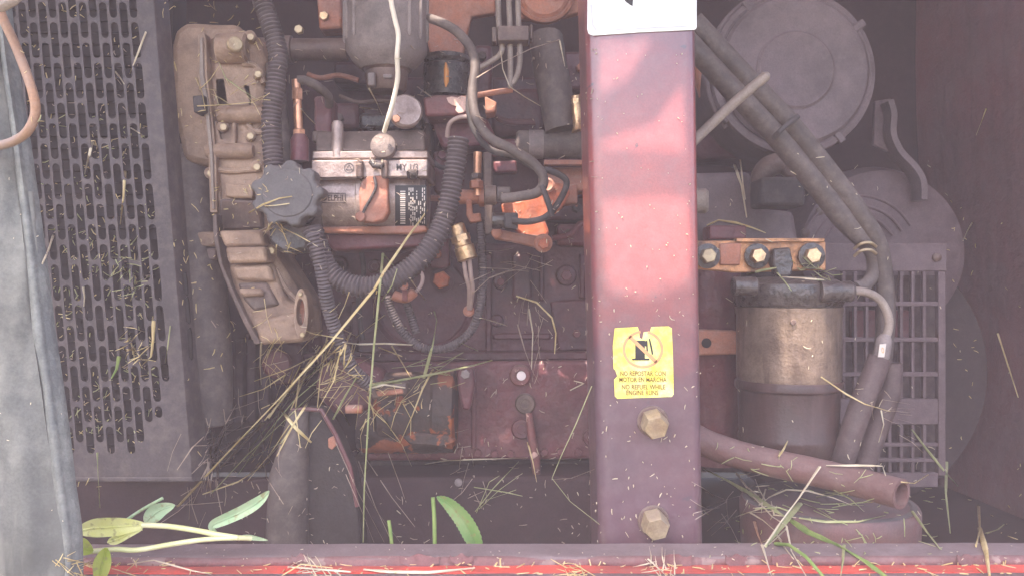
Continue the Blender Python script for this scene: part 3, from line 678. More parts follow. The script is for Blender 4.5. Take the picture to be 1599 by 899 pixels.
for px, py, r, m_, dot in ((812, 585, 17, 'rosy2', True), (820, 629, 16, 'alu_dark', False), (814, 668, 16, 'flange', False), (922, 681, 13, 'flange', True)):
    mat = M['redpaint'] if m_ == 'rosy2' else M[m_]
    rr_ = mm(r, 1.33); mb = MB(); mb.lathe(P(px, py, 1.336), -YB, [(0, rr_), (.008, rr_), (.011, rr_ * .86), (.011, rr_ * .5), (.009, rr_ * .45)], 30)
    p_ = blk.part('round_plug', mb, mat)
    if dot: mb = MB(); mb.lathe(P(px + 2, py + 1, 1.327), -YB, [(0, rr_ * .42), (.003, rr_ * .42)], 16); blk.part('paint_dab', mb, M['paint_dot'], parent=p_)
mb = MB(); mb.tube([P(826, 644, 1.32), P(830, 680, 1.318), P(836, 716, 1.318), P(838, 742, 1.32)], [.005, .007, .008, .006], 12); blk.part('drain_stub', mb, M['redpaint'])
mb = MB(); mb.prism([(540, 722), (990, 720), (990, 800), (540, 800)], 1.42, .2); blk.part('sump', mb, M['dark'], bev=.01)
mb = MB(); mb.prism([(380, 520), (470, 536), (470, 600), (400, 604)], 1.33, .1); blk.part('front_web', mb, M['block'], bev=.006)
mb = MB(); mb.lathe(P(432, 566, 1.30), V((.3, -1, 0)), [(0, .022), (.02, .022), (.024, .018)], 20); blk.part('round_boss', mb, M['flange'])
for x_ in (372, 392, 412):
    mb = MB(); mb.box(x_ - 6, 530, x_ + 7, 660, 1.30, .02); blk.part('pulley_groove', mb, M['dark'], bev=.002)

random.seed(17)
for k in range(15):
    x_ = 590 + k * 26
    if 800 < x_ < 850: continue
    mb = MB(); mb.hexa(P(x_, 706 + 2 * math.sin(k), 1.334), -YB, .0062, .007, random.random()); blk.part('sump_bolt', mb, M['flange'])
for x0, y0, x1, y1, d_ in ((500, 400, 514, 548, 1.37), (548, 470, 560, 556, 1.368), (758, 396, 768, 552, 1.372), (842, 396, 850, 470, 1.372), (905, 396, 914, 466, 1.37), (770, 520, 860, 530, 1.372), (600, 548, 735, 556, 1.36)):
    mb = MB(); mb.box(x0, y0, x1, y1, d_, .03); blk.part('rib', mb, M['block'], bev=.003)
for q, r_ in (((530, 414), 13), ((586, 416), 10), ((782, 440), 11), ((884, 430), 15), ((776, 500), 9), ((900, 520), 11), ((546, 520), 9)):
    mb = MB(); rr_ = mm(r_, 1.37); mb.lathe(P(*q, 1.382), -YB, [(0, rr_ * 1.2), (.006, rr_), (.010, rr_ * .95), (.011, rr_ * .7)], 20); o_ = blk.part('cast_boss', mb, M['block'])
    if r_ > 9: mb = MB(); mb.hexa(P(*q, 1.372), -YB, rr_ * .6, .008, random.random()); blk.part('boss_bolt', mb, M['rust'] if r_ == 13 else M['flange'], parent=o_)
for x0, y0, x1, y1, d_, m_ in ((520, 96, 600, 130, 1.36, 'block'), (640, 190, 672, 250, 1.33, 'alu_dark'), (676, 236, 700, 300, 1.34, 'flange'), (766, 216, 838, 244, 1.33, 'flange'), (850, 306, 930, 344, 1.36, 'block'), (870, 350, 935, 384, 1.35, 'flange'), (520, 160, 560, 200, 1.34, 'flange'), (560, 176, 660, 202, 1.30, 'oily'), (740, 70, 768, 150, 1.37, 'block'), (880, 80, 935, 140, 1.38, 'block')):
    mb = MB(); mb.box(x0, y0, x1, y1, d_, .06); blk.part('cast_pad', mb, M[m_], bev=.006)
for pts, r_, m_ in (([(480, 116), (500, 122), (530, 118), (560, 126)], 4, 'rosy'), ([(530, 150), (560, 160), (600, 158), (650, 168)], 3, 'alu_dark'), ([(672, 250), (690, 262), (708, 258)], 4, 'rubber'), ([(862, 372), (890, 366), (906, 350), (918, 352)], 5, 'flange'), ([(654, 306), (680, 310), (700, 306)], 5, 'rosy'), ([(640, 364), (650, 390), (646, 420)], 4, 'rubber'), ([(770, 178), (790, 190), (836, 192)], 5, 'block'), ([(560, 380), (568, 420), (560, 470), (566, 530)], 4, 'rubber')):
    mb = MB(); mb.hose([(x, y, 1.31) for x, y in pts], r_, 10); blk.part('small_pipe', mb, M[m_])
for q in ((530, 186), (654, 200), (690, 244), (782, 230), (826, 230), (900, 326), (886, 366), (752, 90), (906, 108)):
    mb = MB(); mb.hexa(P(*q, 1.335 if q[0] not in (752, 906) else 1.37), V((.1, -1, .1)), .0075, .010, random.random()); blk.part('head_bolt', mb, M[random.choice(('flange', 'alu_dark', 'rosy', 'rust'))])
# ------------------------------------------------------------------ red manifold with chipped paint and its neighbours
man = Thing('inlet_manifold', 'dark red painted manifold block with a chipped pink patch, upper middle', 'manifold', P(720, 182, 1.26))
mb = MB(); mb.prism([(660, 152), (680, 148), (732, 149), (733, 180), (664, 182)], 1.24, .10); man.part('red_casting', mb, M['redpaint'], bev=.004)
mb = MB(); n_ = 26; chipx = [(697, 153), (705, 151), (714, 153), (721, 150), (731, 153), (732, 164), (729, 172), (722, 176), (716, 177), (711, 172), (713, 166), (706, 164), (700, 160)]
mb.prism(chipx, 1.237, .004); man.part('bare_patch', mb, M['chip'], label='pale chipped patch')
mb = MB(); mb.prism([(757, 150), (776, 160), (773, 175), (758, 178)], 1.24, .04); man.part('pink_lug', mb, M['rosy'], bev=.002)
mb = MB(); mb.tube(smooth_path([P(742, 150, 1.225), P(770, 145, 1.225), P(800, 141, 1.23)], 6), .0042, 10); man.part('tan_rod', mb, M['rosy'])
mb = MB(); mb.prism([(672, 186), (760, 184), (780, 224), (690, 232)], 1.30, .08); man.part('lower_casting', mb, M['flange'], bev=.006)
mb = MB(); mb.prism([(760, 140), (852, 136), (850, 210), (770, 214)], 1.34, .08); man.part('rear_casting', mb, M['block'], bev=.008)
bowl = Thing('sight_bowl', 'dark round bowl with an amber strip, above the red manifold', 'fuel bowl', P(697, 150, 1.3))
c_ = P(697, 152, 1.30); mb = MB(); mb.lathe(c_, V((0, 0, 1)), [(0, .034), (.012, .036), (.048, .036), (.052, .030)], 28); bowl.part('bowl', mb, M['oily'])
mb = MB(); mb.lathe(c_ + V((0, 0, .052)), V((0, 0, 1)), [(0, .032), (.004, .036), (.010, .036), (.012, .030)], 28); bowl.part('clamp_ring', mb, M['oily'])
mb = MB(); mb.tube([P(696, 136, 1.262), P(697, 128, 1.262), P(697, 108, 1.262), P(696, 98, 1.262)], [.001, .0040, .0040, .001], 12); bowl.part('amber_strip', mb, M['amber'], label='amber strip with a warm glint coloured in')  # warm glint put into the amber colour of this strip
bk = Thing('rust_bracket', 'pinkish rusty sheet bracket behind the black hoses at top middle', 'bracket', P(720, 92, 1.4))
mb = MB(); mb.prism([(664, -30), (772, -30), (774, 20), (736, 26), (722, 88), (672, 88), (662, 40)], 1.38, .02); bk.part('sheet', mb, M['rosy'], bev=.003)
mb = MB(); mb.prism([(672, 84), (722, 84), (722, 92), (672, 92)], 1.36, .03); bk.part('lip', mb, M['rosy'], bev=.002)
cov = Thing('round_cover', 'pale orange round cover with a raised rim at the top edge', 'cover', P(850, 46, 1.3))
mb = MB(); mb.lathe(P(850, -8, 1.33), -YB, [(0, .048), (.012, .048), (.015, .044), (.010, .040), (.010, .002)], 44); cov.part('rim', mb, M['rosy'])
mb = MB(); mb.lathe(P(850, -8, 1.322), -YB, [(0, .0385), (.004, .0385), (.008, .034), (.010, .001)], 44); cov.part('dished_face', mb, M['rosy'])
mb = MB(); mb.prism([(806, -30), (906, -30), (908, 18), (888, 24), (806, 30)], 1.335, .02); cov.part('backing_plate', mb, M['rosy'], bev=.003)
ipl = Thing('injector_pipe_set', 'three thin steel injector pipes held in one clamp block, top middle', 'pipes', P(800, 130, 1.2))
for i, pp in enumerate(([(778, -12), (779, 40), (784, 72), (780, 86), (764, 98), (742, 112), (738, 130)], [(794, -12), (796, 40), (797, 90), (797, 138)], [(808, -12), (810, 40), (812, 90), (808, 116), (800, 132)])):
    mb = MB(); mb.hose([(x, y, 1.20) for x, y in pp], 4.3, 12); ipl.part('steel_pipe', mb, M['pole'])
mb = MB(); mb.box(777, 40, 826, 64, 1.182, .03); ipl.part('clamp_block', mb, M['alu_dark'], bev=.002)
mb = MB(); mb.box(768, 42, 776, 66, 1.188, .02); ipl.part('clamp_ear', mb, M['alu_dark'], bev=.002)
mb = MB(); mb.box(827, 38, 832, 62, 1.188, .02); ipl.part('clamp_ear', mb, M['alu_dark'], bev=.002)

def hose(name, pix, r, mat, label, cat='hose', group=None): return single(name, MB().hose(pix, r), M[mat], label, cat, group)
hose('fuel_hose', [(660, 26, 1.20), (690, 36, 1.18), (716, 52, 1.17), (736, 78, 1.16), (742, 105, 1.15), (738, 140, 1.14), (742, 182, 1.13), (764, 214, 1.125), (800, 234, 1.12), (834, 256, 1.12), (849, 280, 1.12), (840, 300, 1.125), (812, 307, 1.13), (784, 310, 1.135)], 7.6, 'rubber2', 'long grey rubber fuel hose snaking from the upper bracket down to a union')
hose('thin_fuel_hose', [(736, 126, 1.165), (732, 170, 1.16), (742, 206, 1.155), (766, 234, 1.15), (806, 246, 1.145), (836, 262, 1.14), (862, 268, 1.14), (884, 282, 1.14), (878, 306, 1.14), (856, 336, 1.14), (828, 346, 1.145), (800, 345, 1.15)], 5, 'rubber', 'thinner black hose doubling the grey fuel hose and curling to the lower union')
hose('leak_off_pipe', [(738, 182, 1.16), (716, 184, 1.17), (702, 194, 1.18), (698, 214, 1.19)], 3.6, 'wire', 'short thin pinkish pipe curving away left of the fuel hoses')
hose('crossing_hose', [(846, 290, 1.118), (856, 316, 1.116), (862, 338, 1.118)], 4.5, 'rubber', 'short black strap crossing the two fuel hoses near the orange bracket')
hose('radiator_hose', [(852, 60, 1.30), (858, 100, 1.285), (868, 150, 1.275), (878, 204, 1.27)], 27, 'rubber2', 'thick black rubber hose standing left of the red post, upper part')
mb = MB(); mb.lathe(P(806, 226, 1.29), V((1, 0, 0)), [(0, .018), (.004, .0215), (.12, .0215), (.16, .0215)], 24)
wp = Thing('water_rail', 'grey horizontal water pipe passing behind the post, upper middle', 'pipe', P(860, 248, 1.29)); wp.part('pipe', mb, M['rubber2'])
mb = MB(); mb.box(850, 250, 960, 257, 1.275, .02); wp.part('tan_strip', mb, M['rosy'], label='bright tan strip')
mb = MB(); mb.lathe(P(826, 226, 1.29), V((1, 0, 0)), [(0, .0225), (.022, .0225)], 24); wp.part('pale_collar', mb, M['can'])
mb = MB(); mb.prism([(842, 262), (960, 258), (960, 298), (866, 300), (842, 285)], 1.31, .05); wp.part('mounting_rail', mb, M['rosy'], bev=.004)
inj = Thing('brass_union', 'bright brass and copper union touching the left edge of the post', 'union', P(903, 205, 1.25))
S2 = lambda q: mm(q, 1.24)
mb = MB(); mb.tube([P(905, 204, 1.24), P(903, 196, 1.24), P(901, 178, 1.24), P(899, 150, 1.24)], [S2(13), S2(8), S2(8), S2(6.5)], 16); inj.part('body', mb, M['brass'])
mb = MB(); mb.hexa(P(900, 162, 1.24), V((0, 0, 1)), S2(8.5), S2(8)); inj.part('nut', mb, M['brass'])
mb = MB(); mb.box(904, 146, 914, 168, 1.245, .02); inj.part('tag', mb, M['rosy'], bev=.002)

# ------------------------------------------------------------------ lift pump and orange bracket
lp = Thing('orange_bracket', 'greasy bright orange casting with bolts, left of the post', 'bracket', P(820, 388, 1.25))
mb = MB(); mb.prism([(782, 318), (812, 312), (846, 300), (842, 292), (856, 282), (884, 288), (892, 300), (880, 322), (866, 334), (850, 342), (858, 362), (852, 374), (838, 376), (818, 370), (796, 352), (786, 338)], 1.22, .04); lp.part('casting', mb, M['orange'], bev=.005)
mb = MB(); mb.prism([(768, 362), (780, 358), (806, 364), (850, 368), (862, 376), (856, 390), (840, 388), (800, 378), (772, 374)], 1.205, .015); lp.part('link_arm', mb, M['rosy'], bev=.003)
mb = MB(); mb.lathe(P(848, 380, 1.203), -YB, [(0, .0135), (.005, .0135), (.007, .011)], 24); lp.part('washer', mb, M['rosy'])
mb = MB(); mb.hexa(P(849, 381, 1.196), -YB, .0085, .009); lp.part('hex_bolt', mb, M['orange'])
mb = MB(); mb.lathe(P(854, 290, 1.215), -YB, [(0, .011), (.006, .011), (.008, .008), (.006, .005)], 20); lp.part('upper_bolt', mb, M['rosy'])
mb = MB(); mb.lathe(P(776, 364, 1.203), -YB, [(0, .008), (.006, .008), (.008, .006)], 18); lp.part('pivot_pin', mb, M['rosy'])
mb = MB(); mb.prism([(754, 238), (768, 236), (770, 365), (757, 366)], 1.215, .012); lp.part('olive_strap', mb, M['alu_dark'], bev=.002)
mb = MB(); mb.prism([(872, 292), (902, 286), (902, 318), (876, 320)], 1.26, .03); lp.part('rear_pad', mb, M['rosy'], bev=.003)
un = Thing('lower_hose_union', 'dark square hose union ending the thin black hose, before the orange casting', 'union', P(790, 356, 1.18))
un.part('collar', xcyl(768, 790, 345, 13, 1.18), M['oily'])
mb = MB(); mb.box(787, 332, 809, 357, 1.155, .03); un.part('square_nut', mb, M['rubber'], bev=.003)
un = Thing('upper_hose_union', 'round grey hose union at the end of the long fuel hose', 'union', P(780, 320, 1.17))
un.part('collar', xcyl(757, 776, 305, 15, 1.17), M['alu_dark']); un.part('ferrule', xcyl(776, 798, 304, 12, 1.165), M['rubber2'])
bs = Thing('stacked_fitting', 'small upright stack of copper coloured nuts beside the olive strap', 'fitting', P(745, 300, 1.24))
S3 = lambda q: mm(q, 1.24)
mb = MB(); mb.tube([P(746, 306, 1.24), P(745, 280, 1.24), P(746, 238, 1.24)], [S3(7), S3(6), S3(7)], 14); bs.part('stem', mb, M['copper'])
mb = MB(); mb.hexa(P(744, 294, 1.235), V((0, 0, 1)), S3(11), S3(12)); bs.part('nut', mb, M['rosy'])
mb = MB(); mb.hexa(P(744, 279, 1.235), V((0, 0, 1)), S3(9), S3(8)); bs.part('nut', mb, M['alu_dark'])
mb = MB(); mb.lathe(P(700, 308, 1.25), V((1, 0, 0)), [(0, .011), (.045, .011), (.047, .015), (.058, .015)], 18); bs.part('side_arm', mb, M['rosy'])
mb = MB(); mb.prism([(728, 312), (736, 312), (738, 334), (750, 332), (752, 346), (734, 348), (728, 336)], 1.235, .02); bs.part('lever', mb, M['rosy'], bev=.002)
mb = MB(); mb.prism([(770, 252), (806, 250), (808, 268), (772, 270)], 1.28, .03); bs.part('rear_block', mb, M['flange'], bev=.003)

# ------------------------------------------------------------------ oil pressure sender
sn = Thing('oil_pressure_sender', 'brass oil pressure sender with two wires dropping from it', 'sensor', P(725, 490, 1.2))
ax = P(730, 404, 1.2) - P(713, 350, 1.2); L_ = ax.length
mb = MB(); mb.lathe(P(713, 350, 1.2), ax, [(0, .008), (.002, .0105), (L_ * .4, .0115), (L_ * .45, .0125), (L_ * .62, .0125), (L_ * .66, .0150), (L_, .0150), (L_ + .002, .012)], 28); sn.part('brass_body', mb, M['brass'])
mb = MB(); mb.hexa(P(718, 368, 1.2), ax, .0145, .010); sn.part('hex_collar', mb, M['brass'])
for dx in (-4, 5):
    mb = MB(); mb.hose([(728 + dx, 404, 1.2), (731 + dx * .9, 430, 1.205), (735 + dx * .6, 452, 1.22), (733 + dx * .3, 482, 1.25)], 3.4); sn.part('wire', mb, M['wire'])
mb = MB(); mb.lathe(P(732, 486, 1.255), V((0, -1, .3)), [(0, .0085), (.004, .0085), (.005, .006), (.003, .003)], 18); sn.part('ring_terminal', mb, M['rosy'])

# ------------------------------------------------------------------ corrugated conduits
def cond(pix, r, p, label, mat='cond'): return single('corrugated_conduit', MB().corrugated(pix, r, p), M[mat], label, 'conduit', 'corrugated conduits')
cond([(716, 216, 1.12), (712, 250, 1.118), (704, 300, 1.115), (690, 352, 1.11), (662, 398, 1.10), (622, 432, 1.095), (580, 448, 1.09), (540, 442, 1.09), (512, 420, 1.092), (496, 384, 1.095), (488, 358, 1.10)], 17, 6.6, 'thick corrugated conduit sweeping in a U below the injection pump')
cond([(488, 366, 1.075), (498, 400, 1.078), (506, 440, 1.085), (512, 476, 1.095), (522, 510, 1.105), (538, 552, 1.115), (556, 582, 1.125), (582, 604, 1.14)], 11, 5.6, 'middle sized corrugated conduit dropping from filler cap to rusty starter')
cond([(604, 462, 1.22), (614, 492, 1.225), (634, 524, 1.23), (664, 544, 1.23), (700, 542, 1.23), (732, 520, 1.23), (748, 486, 1.23), (754, 440, 1.235), (752, 384, 1.24), (750, 340, 1.25)], 6.8, 4.2, 'thin corrugated wire sleeve hanging in a loop on the engine block')
cond([(634, 470, 1.235), (642, 494, 1.24), (650, 520, 1.238)], 6.5, 4.2, 'short thin corrugated sleeve hanging inside the wire loop')
cl = Thing('hose_clamp', 'pink metal clip with an eyelet screw under the big conduit', 'clamp', P(632, 468, 1.2))
mb = MB(); mb.tube(smooth_path([P(614, 460, 1.2), P(624, 464, 1.2), P(636, 464, 1.2), P(648, 454, 1.2)], 6), [.006] + [.0075] * 17 + [.005], 14); cl.part('clip', mb, M['rosy'])
mb = MB(); mb.box(628, 452, 636, 470, 1.19, .012); cl.part('band', mb, M['redpaint'], bev=.001)
mb = MB(); mb.lathe(P(631, 446, 1.19), -YB, [(0, .0062), (.005, .0062), (.006, .005), (.002, .003)], 18); cl.part('eyelet_screw', mb, M['rosy'])
mb = MB(); mb.tube(smooth_path([P(642, 462, 1.21), P(656, 448, 1.21), P(660, 432, 1.212), P(654, 420, 1.22)], 6), .0028, 10); cl.part('bail_wire', mb, M['wire'])

# ------------------------------------------------------------------ starter and mount
stt = Thing('starter_motor', 'rusty oil soaked starter motor low in the middle of the bay', 'starter motor', P(650, 705, 1.25))
mb = MB(); mb.lathe(P(590, 640, 1.285), V((1, 0, 0)), [(0, .050), (.008, .058), (.05, .060), (.085, .060), (.09, .064), (.118, .064), (.121, .058)], 40); stt.part('barrel', mb, M['rust'])
mb = MB(); mb.lathe(P(560, 672, 1.27), V((1, 0, 0)), [(0, .028), (.01, .034), (.12, .034), (.13, .028)], 28); stt.part('solenoid', mb, M['rust'])
mb = MB(); mb.prism([(716, 578), (738, 574), (742, 598), (734, 640), (722, 640), (714, 600)], 1.25, .03); stt.part('mounting_flange', mb, M['flange'], bev=.004)
mb = MB(); mb.hexa(P(727, 583, 1.25), -YB, .0075, .009); stt.part('flange_bolt', mb, M['can'])
mb = MB(); mb.prism([(574, 602), (634, 597), (636, 617), (580, 624)], 1.16, .04); stt.part('terminal_block', mb, M['alu_dark'], bev=.004)
mb = MB(); mb.prism([(586, 610), (628, 606), (630, 614), (590, 619)], 1.157, .02); stt.part('terminal_strip', mb, M['rosy'], bev=.002)
stt.part('cable_lug', xcyl(540, 566, 638, 7, 1.16), M['rosy'])
mb = MB(); mb.prism([(500, 566), (560, 560), (600, 580), (590, 640), (520, 650), (488, 610)], 1.25, .06); stt.part('drive_housing', mb, M['flange'], bev=.012)
mb = MB(); mb.prism([(628, 682), (650, 676), (700, 680), (712, 690), (690, 698), (640, 694)], 1.225, .03); stt.part('rust_scab', mb, M['rust'], label='orange rust scab', bev=.003)
mt = Thing('engine_mount', 'dark half round engine mount pillar standing at bottom left of the block', 'engine mount', P(490, 850, 1.1))
mb = MB(); rings = []
for i in range(15):
    y = 640 + (880 - 640) * i / 14; t = i / 14
    xl = 452 - 34 * min(1, t * 2.4) + 3 * math.sin(t * 5); 
    cx_ = (xl + 482) / 2; rx = (482 - xl) / 2; d = 1.14
    rings.append([P(cx_ + rx * math.cos(q), y, d) + V((0, .026 * math.sin(q) * (0.5 + .5 * min(1, t * 2)), 0)) for q in [2 * math.pi * k / 20 for k in range(20)]])
mb.ring_loft(rings); mt.part('curved_web', mb, M['rubber2'], sm=60)
mb = MB(); mb.prism([(466, 640), (502, 640), (526, 682), (546, 730), (560, 800), (566, 880), (470, 880), (468, 740)], 1.145, .05); mt.part('flat_plate', mb, M['darkplate'], bev=.003)
mb = MB(); mb.tube([P(456, 640, 1.135), P(480, 638, 1.135), P(502, 640, 1.135), P(524, 678, 1.135), P(546, 728, 1.137), P(558, 790, 1.14)], .0032, 8); mt.part('edge_flange', mb, M['flange'])
mb = MB(); mb.prism([(512, 684), (522, 680), (526, 694), (518, 702), (512, 698)], 1.138, .01); mt.part('torn_tab', mb, M['rosy'], bev=.001)
cm = Thing('cross_member', 'plain maroon cross member low behind the sill, under the block', 'cross member', P(760, 860, 1.3))
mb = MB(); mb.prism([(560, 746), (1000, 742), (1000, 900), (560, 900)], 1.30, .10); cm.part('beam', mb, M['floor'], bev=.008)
mb = MB(); mb.lathe(P(716, 752, 1.3), -YB, [(0, .006), (.005, .006), (.006, .004)], 12); cm.part('rivet', mb, M['can'])
lower = Thing('front_cross_plate', 'dark plate closing the gap under the slotted guard', 'plate', P(250, 860, 1.25))
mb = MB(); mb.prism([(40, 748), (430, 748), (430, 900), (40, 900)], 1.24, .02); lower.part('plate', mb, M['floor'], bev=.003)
# ------------------------------------------------------------------ the red post
PD = .93
post = Thing('red_post', 'upright scuffed red steel post in front of the engine, with yellow sticker', 'post', P(1015, 850, PD + .05))
mb = MB()
def post_row(y, cham=6):
    t = (y + 40) / 890; x0 = 913 + 22 * t; x1 = 1087 + 13 * t
    f = []
    rc = .0165
    for k in range(9):
        q = math.pi / 2 * k / 8; e = 1 - math.sin(q); f.append(P(x0, y, PD) + V((rc * (1 - math.cos(q)), rc * e, 0)))
    f.append(P((x0 + x1) / 2, y, PD - .0006))
    for k in range(8, -1, -1):
        q = math.pi / 2 * k / 8; e = 1 - math.sin(q); f.append(P(x1, y, PD) + V((-rc * .8 * (1 - math.cos(q)), rc * .8 * e, 0)))
    return f + [P(x1, y, PD) + V((0, .095, 0)), P(x0, y, PD) + V((0, .095, 0))]
mb.ring_loft([post_row(-60 + 990 * i / 20) for i in range(21)])
post.part('box_tube', mb, M['post'], sm=50)
def onpost(x, y, lift): return P(x, y, PD - .0008 - lift)
def disc_outline(pts): return pts
M['greyprint'] = plain('pale grey print', (.55, .53, .54), .4)
# white plate at the top
mb = MB(); mb.prism([(918, -40), (1088, -40), (1088, 44), (1085, 47), (1000, 51), (926, 56), (919, 53), (917, 46)], PD - .0024, .0012)
wp_ = post.part('white_plate', mb, M['white'], bev=.0006)
mb = MB(); mb.prism([(921, 8), (924, 40), (930, 49), (1080, 42), (1080, 40), (932, 46.5), (927, 38), (925, 8)], PD - .0029, .0004); post.part('plate_border', mb, M['greyprint'], parent=wp_)
mb = MB(); mb.prism([(974, -14), (989, -14), (988, 10), (984, 8), (976, 2)], PD - .0030, .0004); post.part('black_arrow', mb, M['black'], parent=wp_)
# yellow warning sticker, torn at the top and on its left edge
mb = MB()
stk = [(960, 512), (996, 510), (998, 517), (999, 527), (1003, 529), (1005, 518), (1015, 517), (1017, 510), (1044, 509), (1049, 512), (1051, 560), (1052, 615), (1049, 619), (1000, 620.5), (964, 622), (960, 618), (959, 592), (964, 587), (961, 578), (958, 575), (957, 540)]
mb.prism(stk, PD - .0014, .0006)
sk = post.part('warning_sticker', mb, M['yellow'], label='torn yellow no refuelling sticker')
LF = PD - .0017
def pr(name, poly, mat): 
    m2 = MB(); m2.prism(poly, LF, .0001); return post.part(name, m2, mat, parent=sk)
m2 = MB(); cx_, cy_ = 1004, 545
for k in range(48):
    a0, a1 = 2 * math.pi * k / 48, 2 * math.pi * (k + 1) / 48
    if 4.60 < a0 < 4.85 or 4.60 < a1 < 4.85: continue
    m2.face([m2.bm.verts.new(P(cx_ + r_ * 1.0 * math.cos(q), cy_ + r_ * .93 * math.sin(q), LF - .0002)) for r_, q in ((32, a0), (32, a1), (27.5, a1), (27.5, a0))])
m2.face([m2.bm.verts.new(P(x, y, LF - .0002)) for x, y in ((981, 527), (985, 523), (1027, 563), (1023, 567))])
post.part('prohibition_ring', m2, M['inkred'], parent=sk)
m2 = MB()
for poly in ([(992, 531), (1007, 531), (1007, 560), (992, 560)], [(987, 559), (1014, 559), (1014, 562), (987, 562)], [(1007, 532), (1011, 531), (1012, 550), (1014, 554), (1013, 556), (1010, 554), (1009, 540), (1007, 540)], [(1013, 529), (1015, 528), (1018, 540), (1020, 552), (1018, 554), (1016, 544)]):
    m2.face([m2.bm.verts.new(P(x, y, LF - .0001)) for x, y in poly])
post.part('fuel_pump_symbol', m2, M['black'], parent=sk)
for txt, yy, x_mid, wd, mat in (('NO REPOSTAR CON', 583, 1004, 71, 'inkorange'), ('MOTOR EN MARCHA', 592.5, 1004, 74, 'inkorange'), ('NO REFUEL WHILE', 604, 1005, 68, 'inkorange'), ('ENGINE RUNS', 613, 1003, 50, 'inkorange')):
    m2 = text_bm(txt, lambda x, y: P(x_mid + wd * x, yy - 10.5 * y, LF - .0001))
    post.part('sticker_lettering', m2, M[mat], parent=sk)
m2 = MB(); m2.prism([(1041, 520), (1044, 520), (1045, 572), (1042, 572)], LF, .0001); post.part('side_print', m2, M['yellow'], parent=sk)
for y in (657, 812):
    mb = MB(); c_ = P(1019 if y == 657 else 1020, y, PD); mb.lathe(c_, -YB, [(-.001, .0175), (.0025, .0175), (.0035, .0165)], 32); post.part('washer', mb, M['alu_dark'])
    mb = MB(); mb.hexa(c_ + V((0, .001, .001)), V((.03, -1, -.22)), .0150, .024, .25); bt = post.part('hex_bolt', mb, M['zinc'])

# ------------------------------------------------------------------ right half: air cleaner, pipes
ac = Thing('air_cleaner', 'large round grey mauve air cleaner drum with a stepped lid, upper right', 'air cleaner', P(1240, 240, 1.4))
S4 = lambda q: mm(q, 1.34)
c_ = P(1238, 113, 1.34); c_clip = c_.copy(); axf = V((.04, -1, .02))
mb = MB(); mb.lathe(c_, axf, [(-.20, S4(124)), (-.012, S4(128)), (-.004, S4(131)), (.004, S4(129)), (.006, S4(122)), (.004, S4(118))], 64, cap=True); ac.part('drum', mb, M['airbox'])
mb = MB(); mb.lathe(c_ - axf.normalized() * -.004, axf, [(-.02, S4(117)), (.006, S4(117)), (.011, S4(112)), (.012, S4(104)), (.010, S4(98)), (.010, S4(2))], 64); ac.part('lid', mb, M['airbox'])
mb = MB(); mb.lathe(c_ + V((.0, -.013, .0)), axf, [(-.01, S4(62)), (.003, S4(61)), (.0055, S4(57)), (.004, S4(53)), (.0055, S4(2))], 56); ac.part('raised_centre', mb, M['airbox'])
mb = MB(); mb.tube([c_ + V((S4(131) * math.cos(a), .01, S4(131) * math.sin(a))) for a in [R(100) + R(120) * k / 24 for k in range(25)]], .006, 10); ac.part('clamp_band', mb, M['airbox'])
mb = MB(); mb.hose([(1104, 60, 1.42), (1104, 120, 1.42), (1126, 180, 1.42), (1160, 214, 1.42), (1200, 222, 1.42)], 20); single('intake_hose', mb, M['rosy'], 'curved reddish brown intake hose under the air cleaner', 'hose')
mb = MB(); mb.prism([(1085, 205), (1165, 200), (1190, 235), (1176, 246), (1085, 248)], 1.45, .1); tb = Thing('rear_housing', 'dim reddish housing low behind the round air cleaner', 'housing', P(1130, 248, 1.45)); tb.part('shell', mb, M['block'], bev=.01)
pair = lambda off: [(1070 + off, 45 - off * .9, 1.14), (1106 + off, 84 - off * .9, 1.14), (1160 + off, 142 - off * .9, 1.14), (1222 + off, 208 - off * .9, 1.145), (1284 + off, 284 - off * .8, 1.15), (1330 + off, 344 - off * .6, 1.155), (1362 + off * .7, 386 - off * .3, 1.16)]
for off, r_, lab in ((-8, 17, 'lower of two thick grey hoses slanting down across the air cleaner'), (13, 16.5, 'upper of two thick grey hoses slanting down across the air cleaner')):
    pts = pair(off)
    if off > 0: pts = pts + [(1380, 430, 1.165), (1384, 480, 1.165), (1381, 530, 1.16), (1372, 590, 1.15), (1352, 650, 1.14), (1326, 722, 1.13)]
    else: pts = pts + [(1364, 410, 1.165), (1362, 432, 1.165), (1348, 446, 1.16), (1334, 450, 1.15)]
    d0 = 1.145; rad_ = mm(r_, d0)
    path = smooth_path([P(*q) for q in pts], 8); n_ = len(path); k0 = 6 * 8
    rs = [rad_ if i < k0 - 10 else (rad_ * (.62 if off < 0 else .84) + (rad_ * (.38 if off < 0 else .16)) * max(0, (k0 - i)) / 10 if i < k0 else rad_ * (.62 if off < 0 else .84) * (1 if off < 0 else 1 + .25 * max(0, (i - k0 - 20)) / 28)) for i in range(n_)]
    single('slanting_hose', MB().tube(path, rs, 18), M['rubber2'], lab, 'hose', 'pair of slanting hoses')
mb = MB(); a_ = P(1225, 204, 1.12)
mb.tube([P(1208, 216, 1.122), P(1216, 207, 1.113), P(1230, 194, 1.113), P(1246, 182, 1.122)], .0035, 10)
single('hose_tie', mb, M['rubber'], 'dark tie strapped across the pair of slanting hoses', 'tie')
for y_, lab in ((383, 'upper bright metal ring at the lower end of the slanting hoses'), (394, 'lower bright metal ring at the lower end of the slanting hoses')):
    mb = MB(); mb.tube(smooth_path([P(1334, y_ + 6, 1.152), P(1344, y_ - 2, 1.142), P(1358, y_ - 4, 1.142), P(1368, y_ + 2, 1.15)], 5), .0022, 8)
    single('hose_ring', mb, M['zinc'], lab, 'ring')
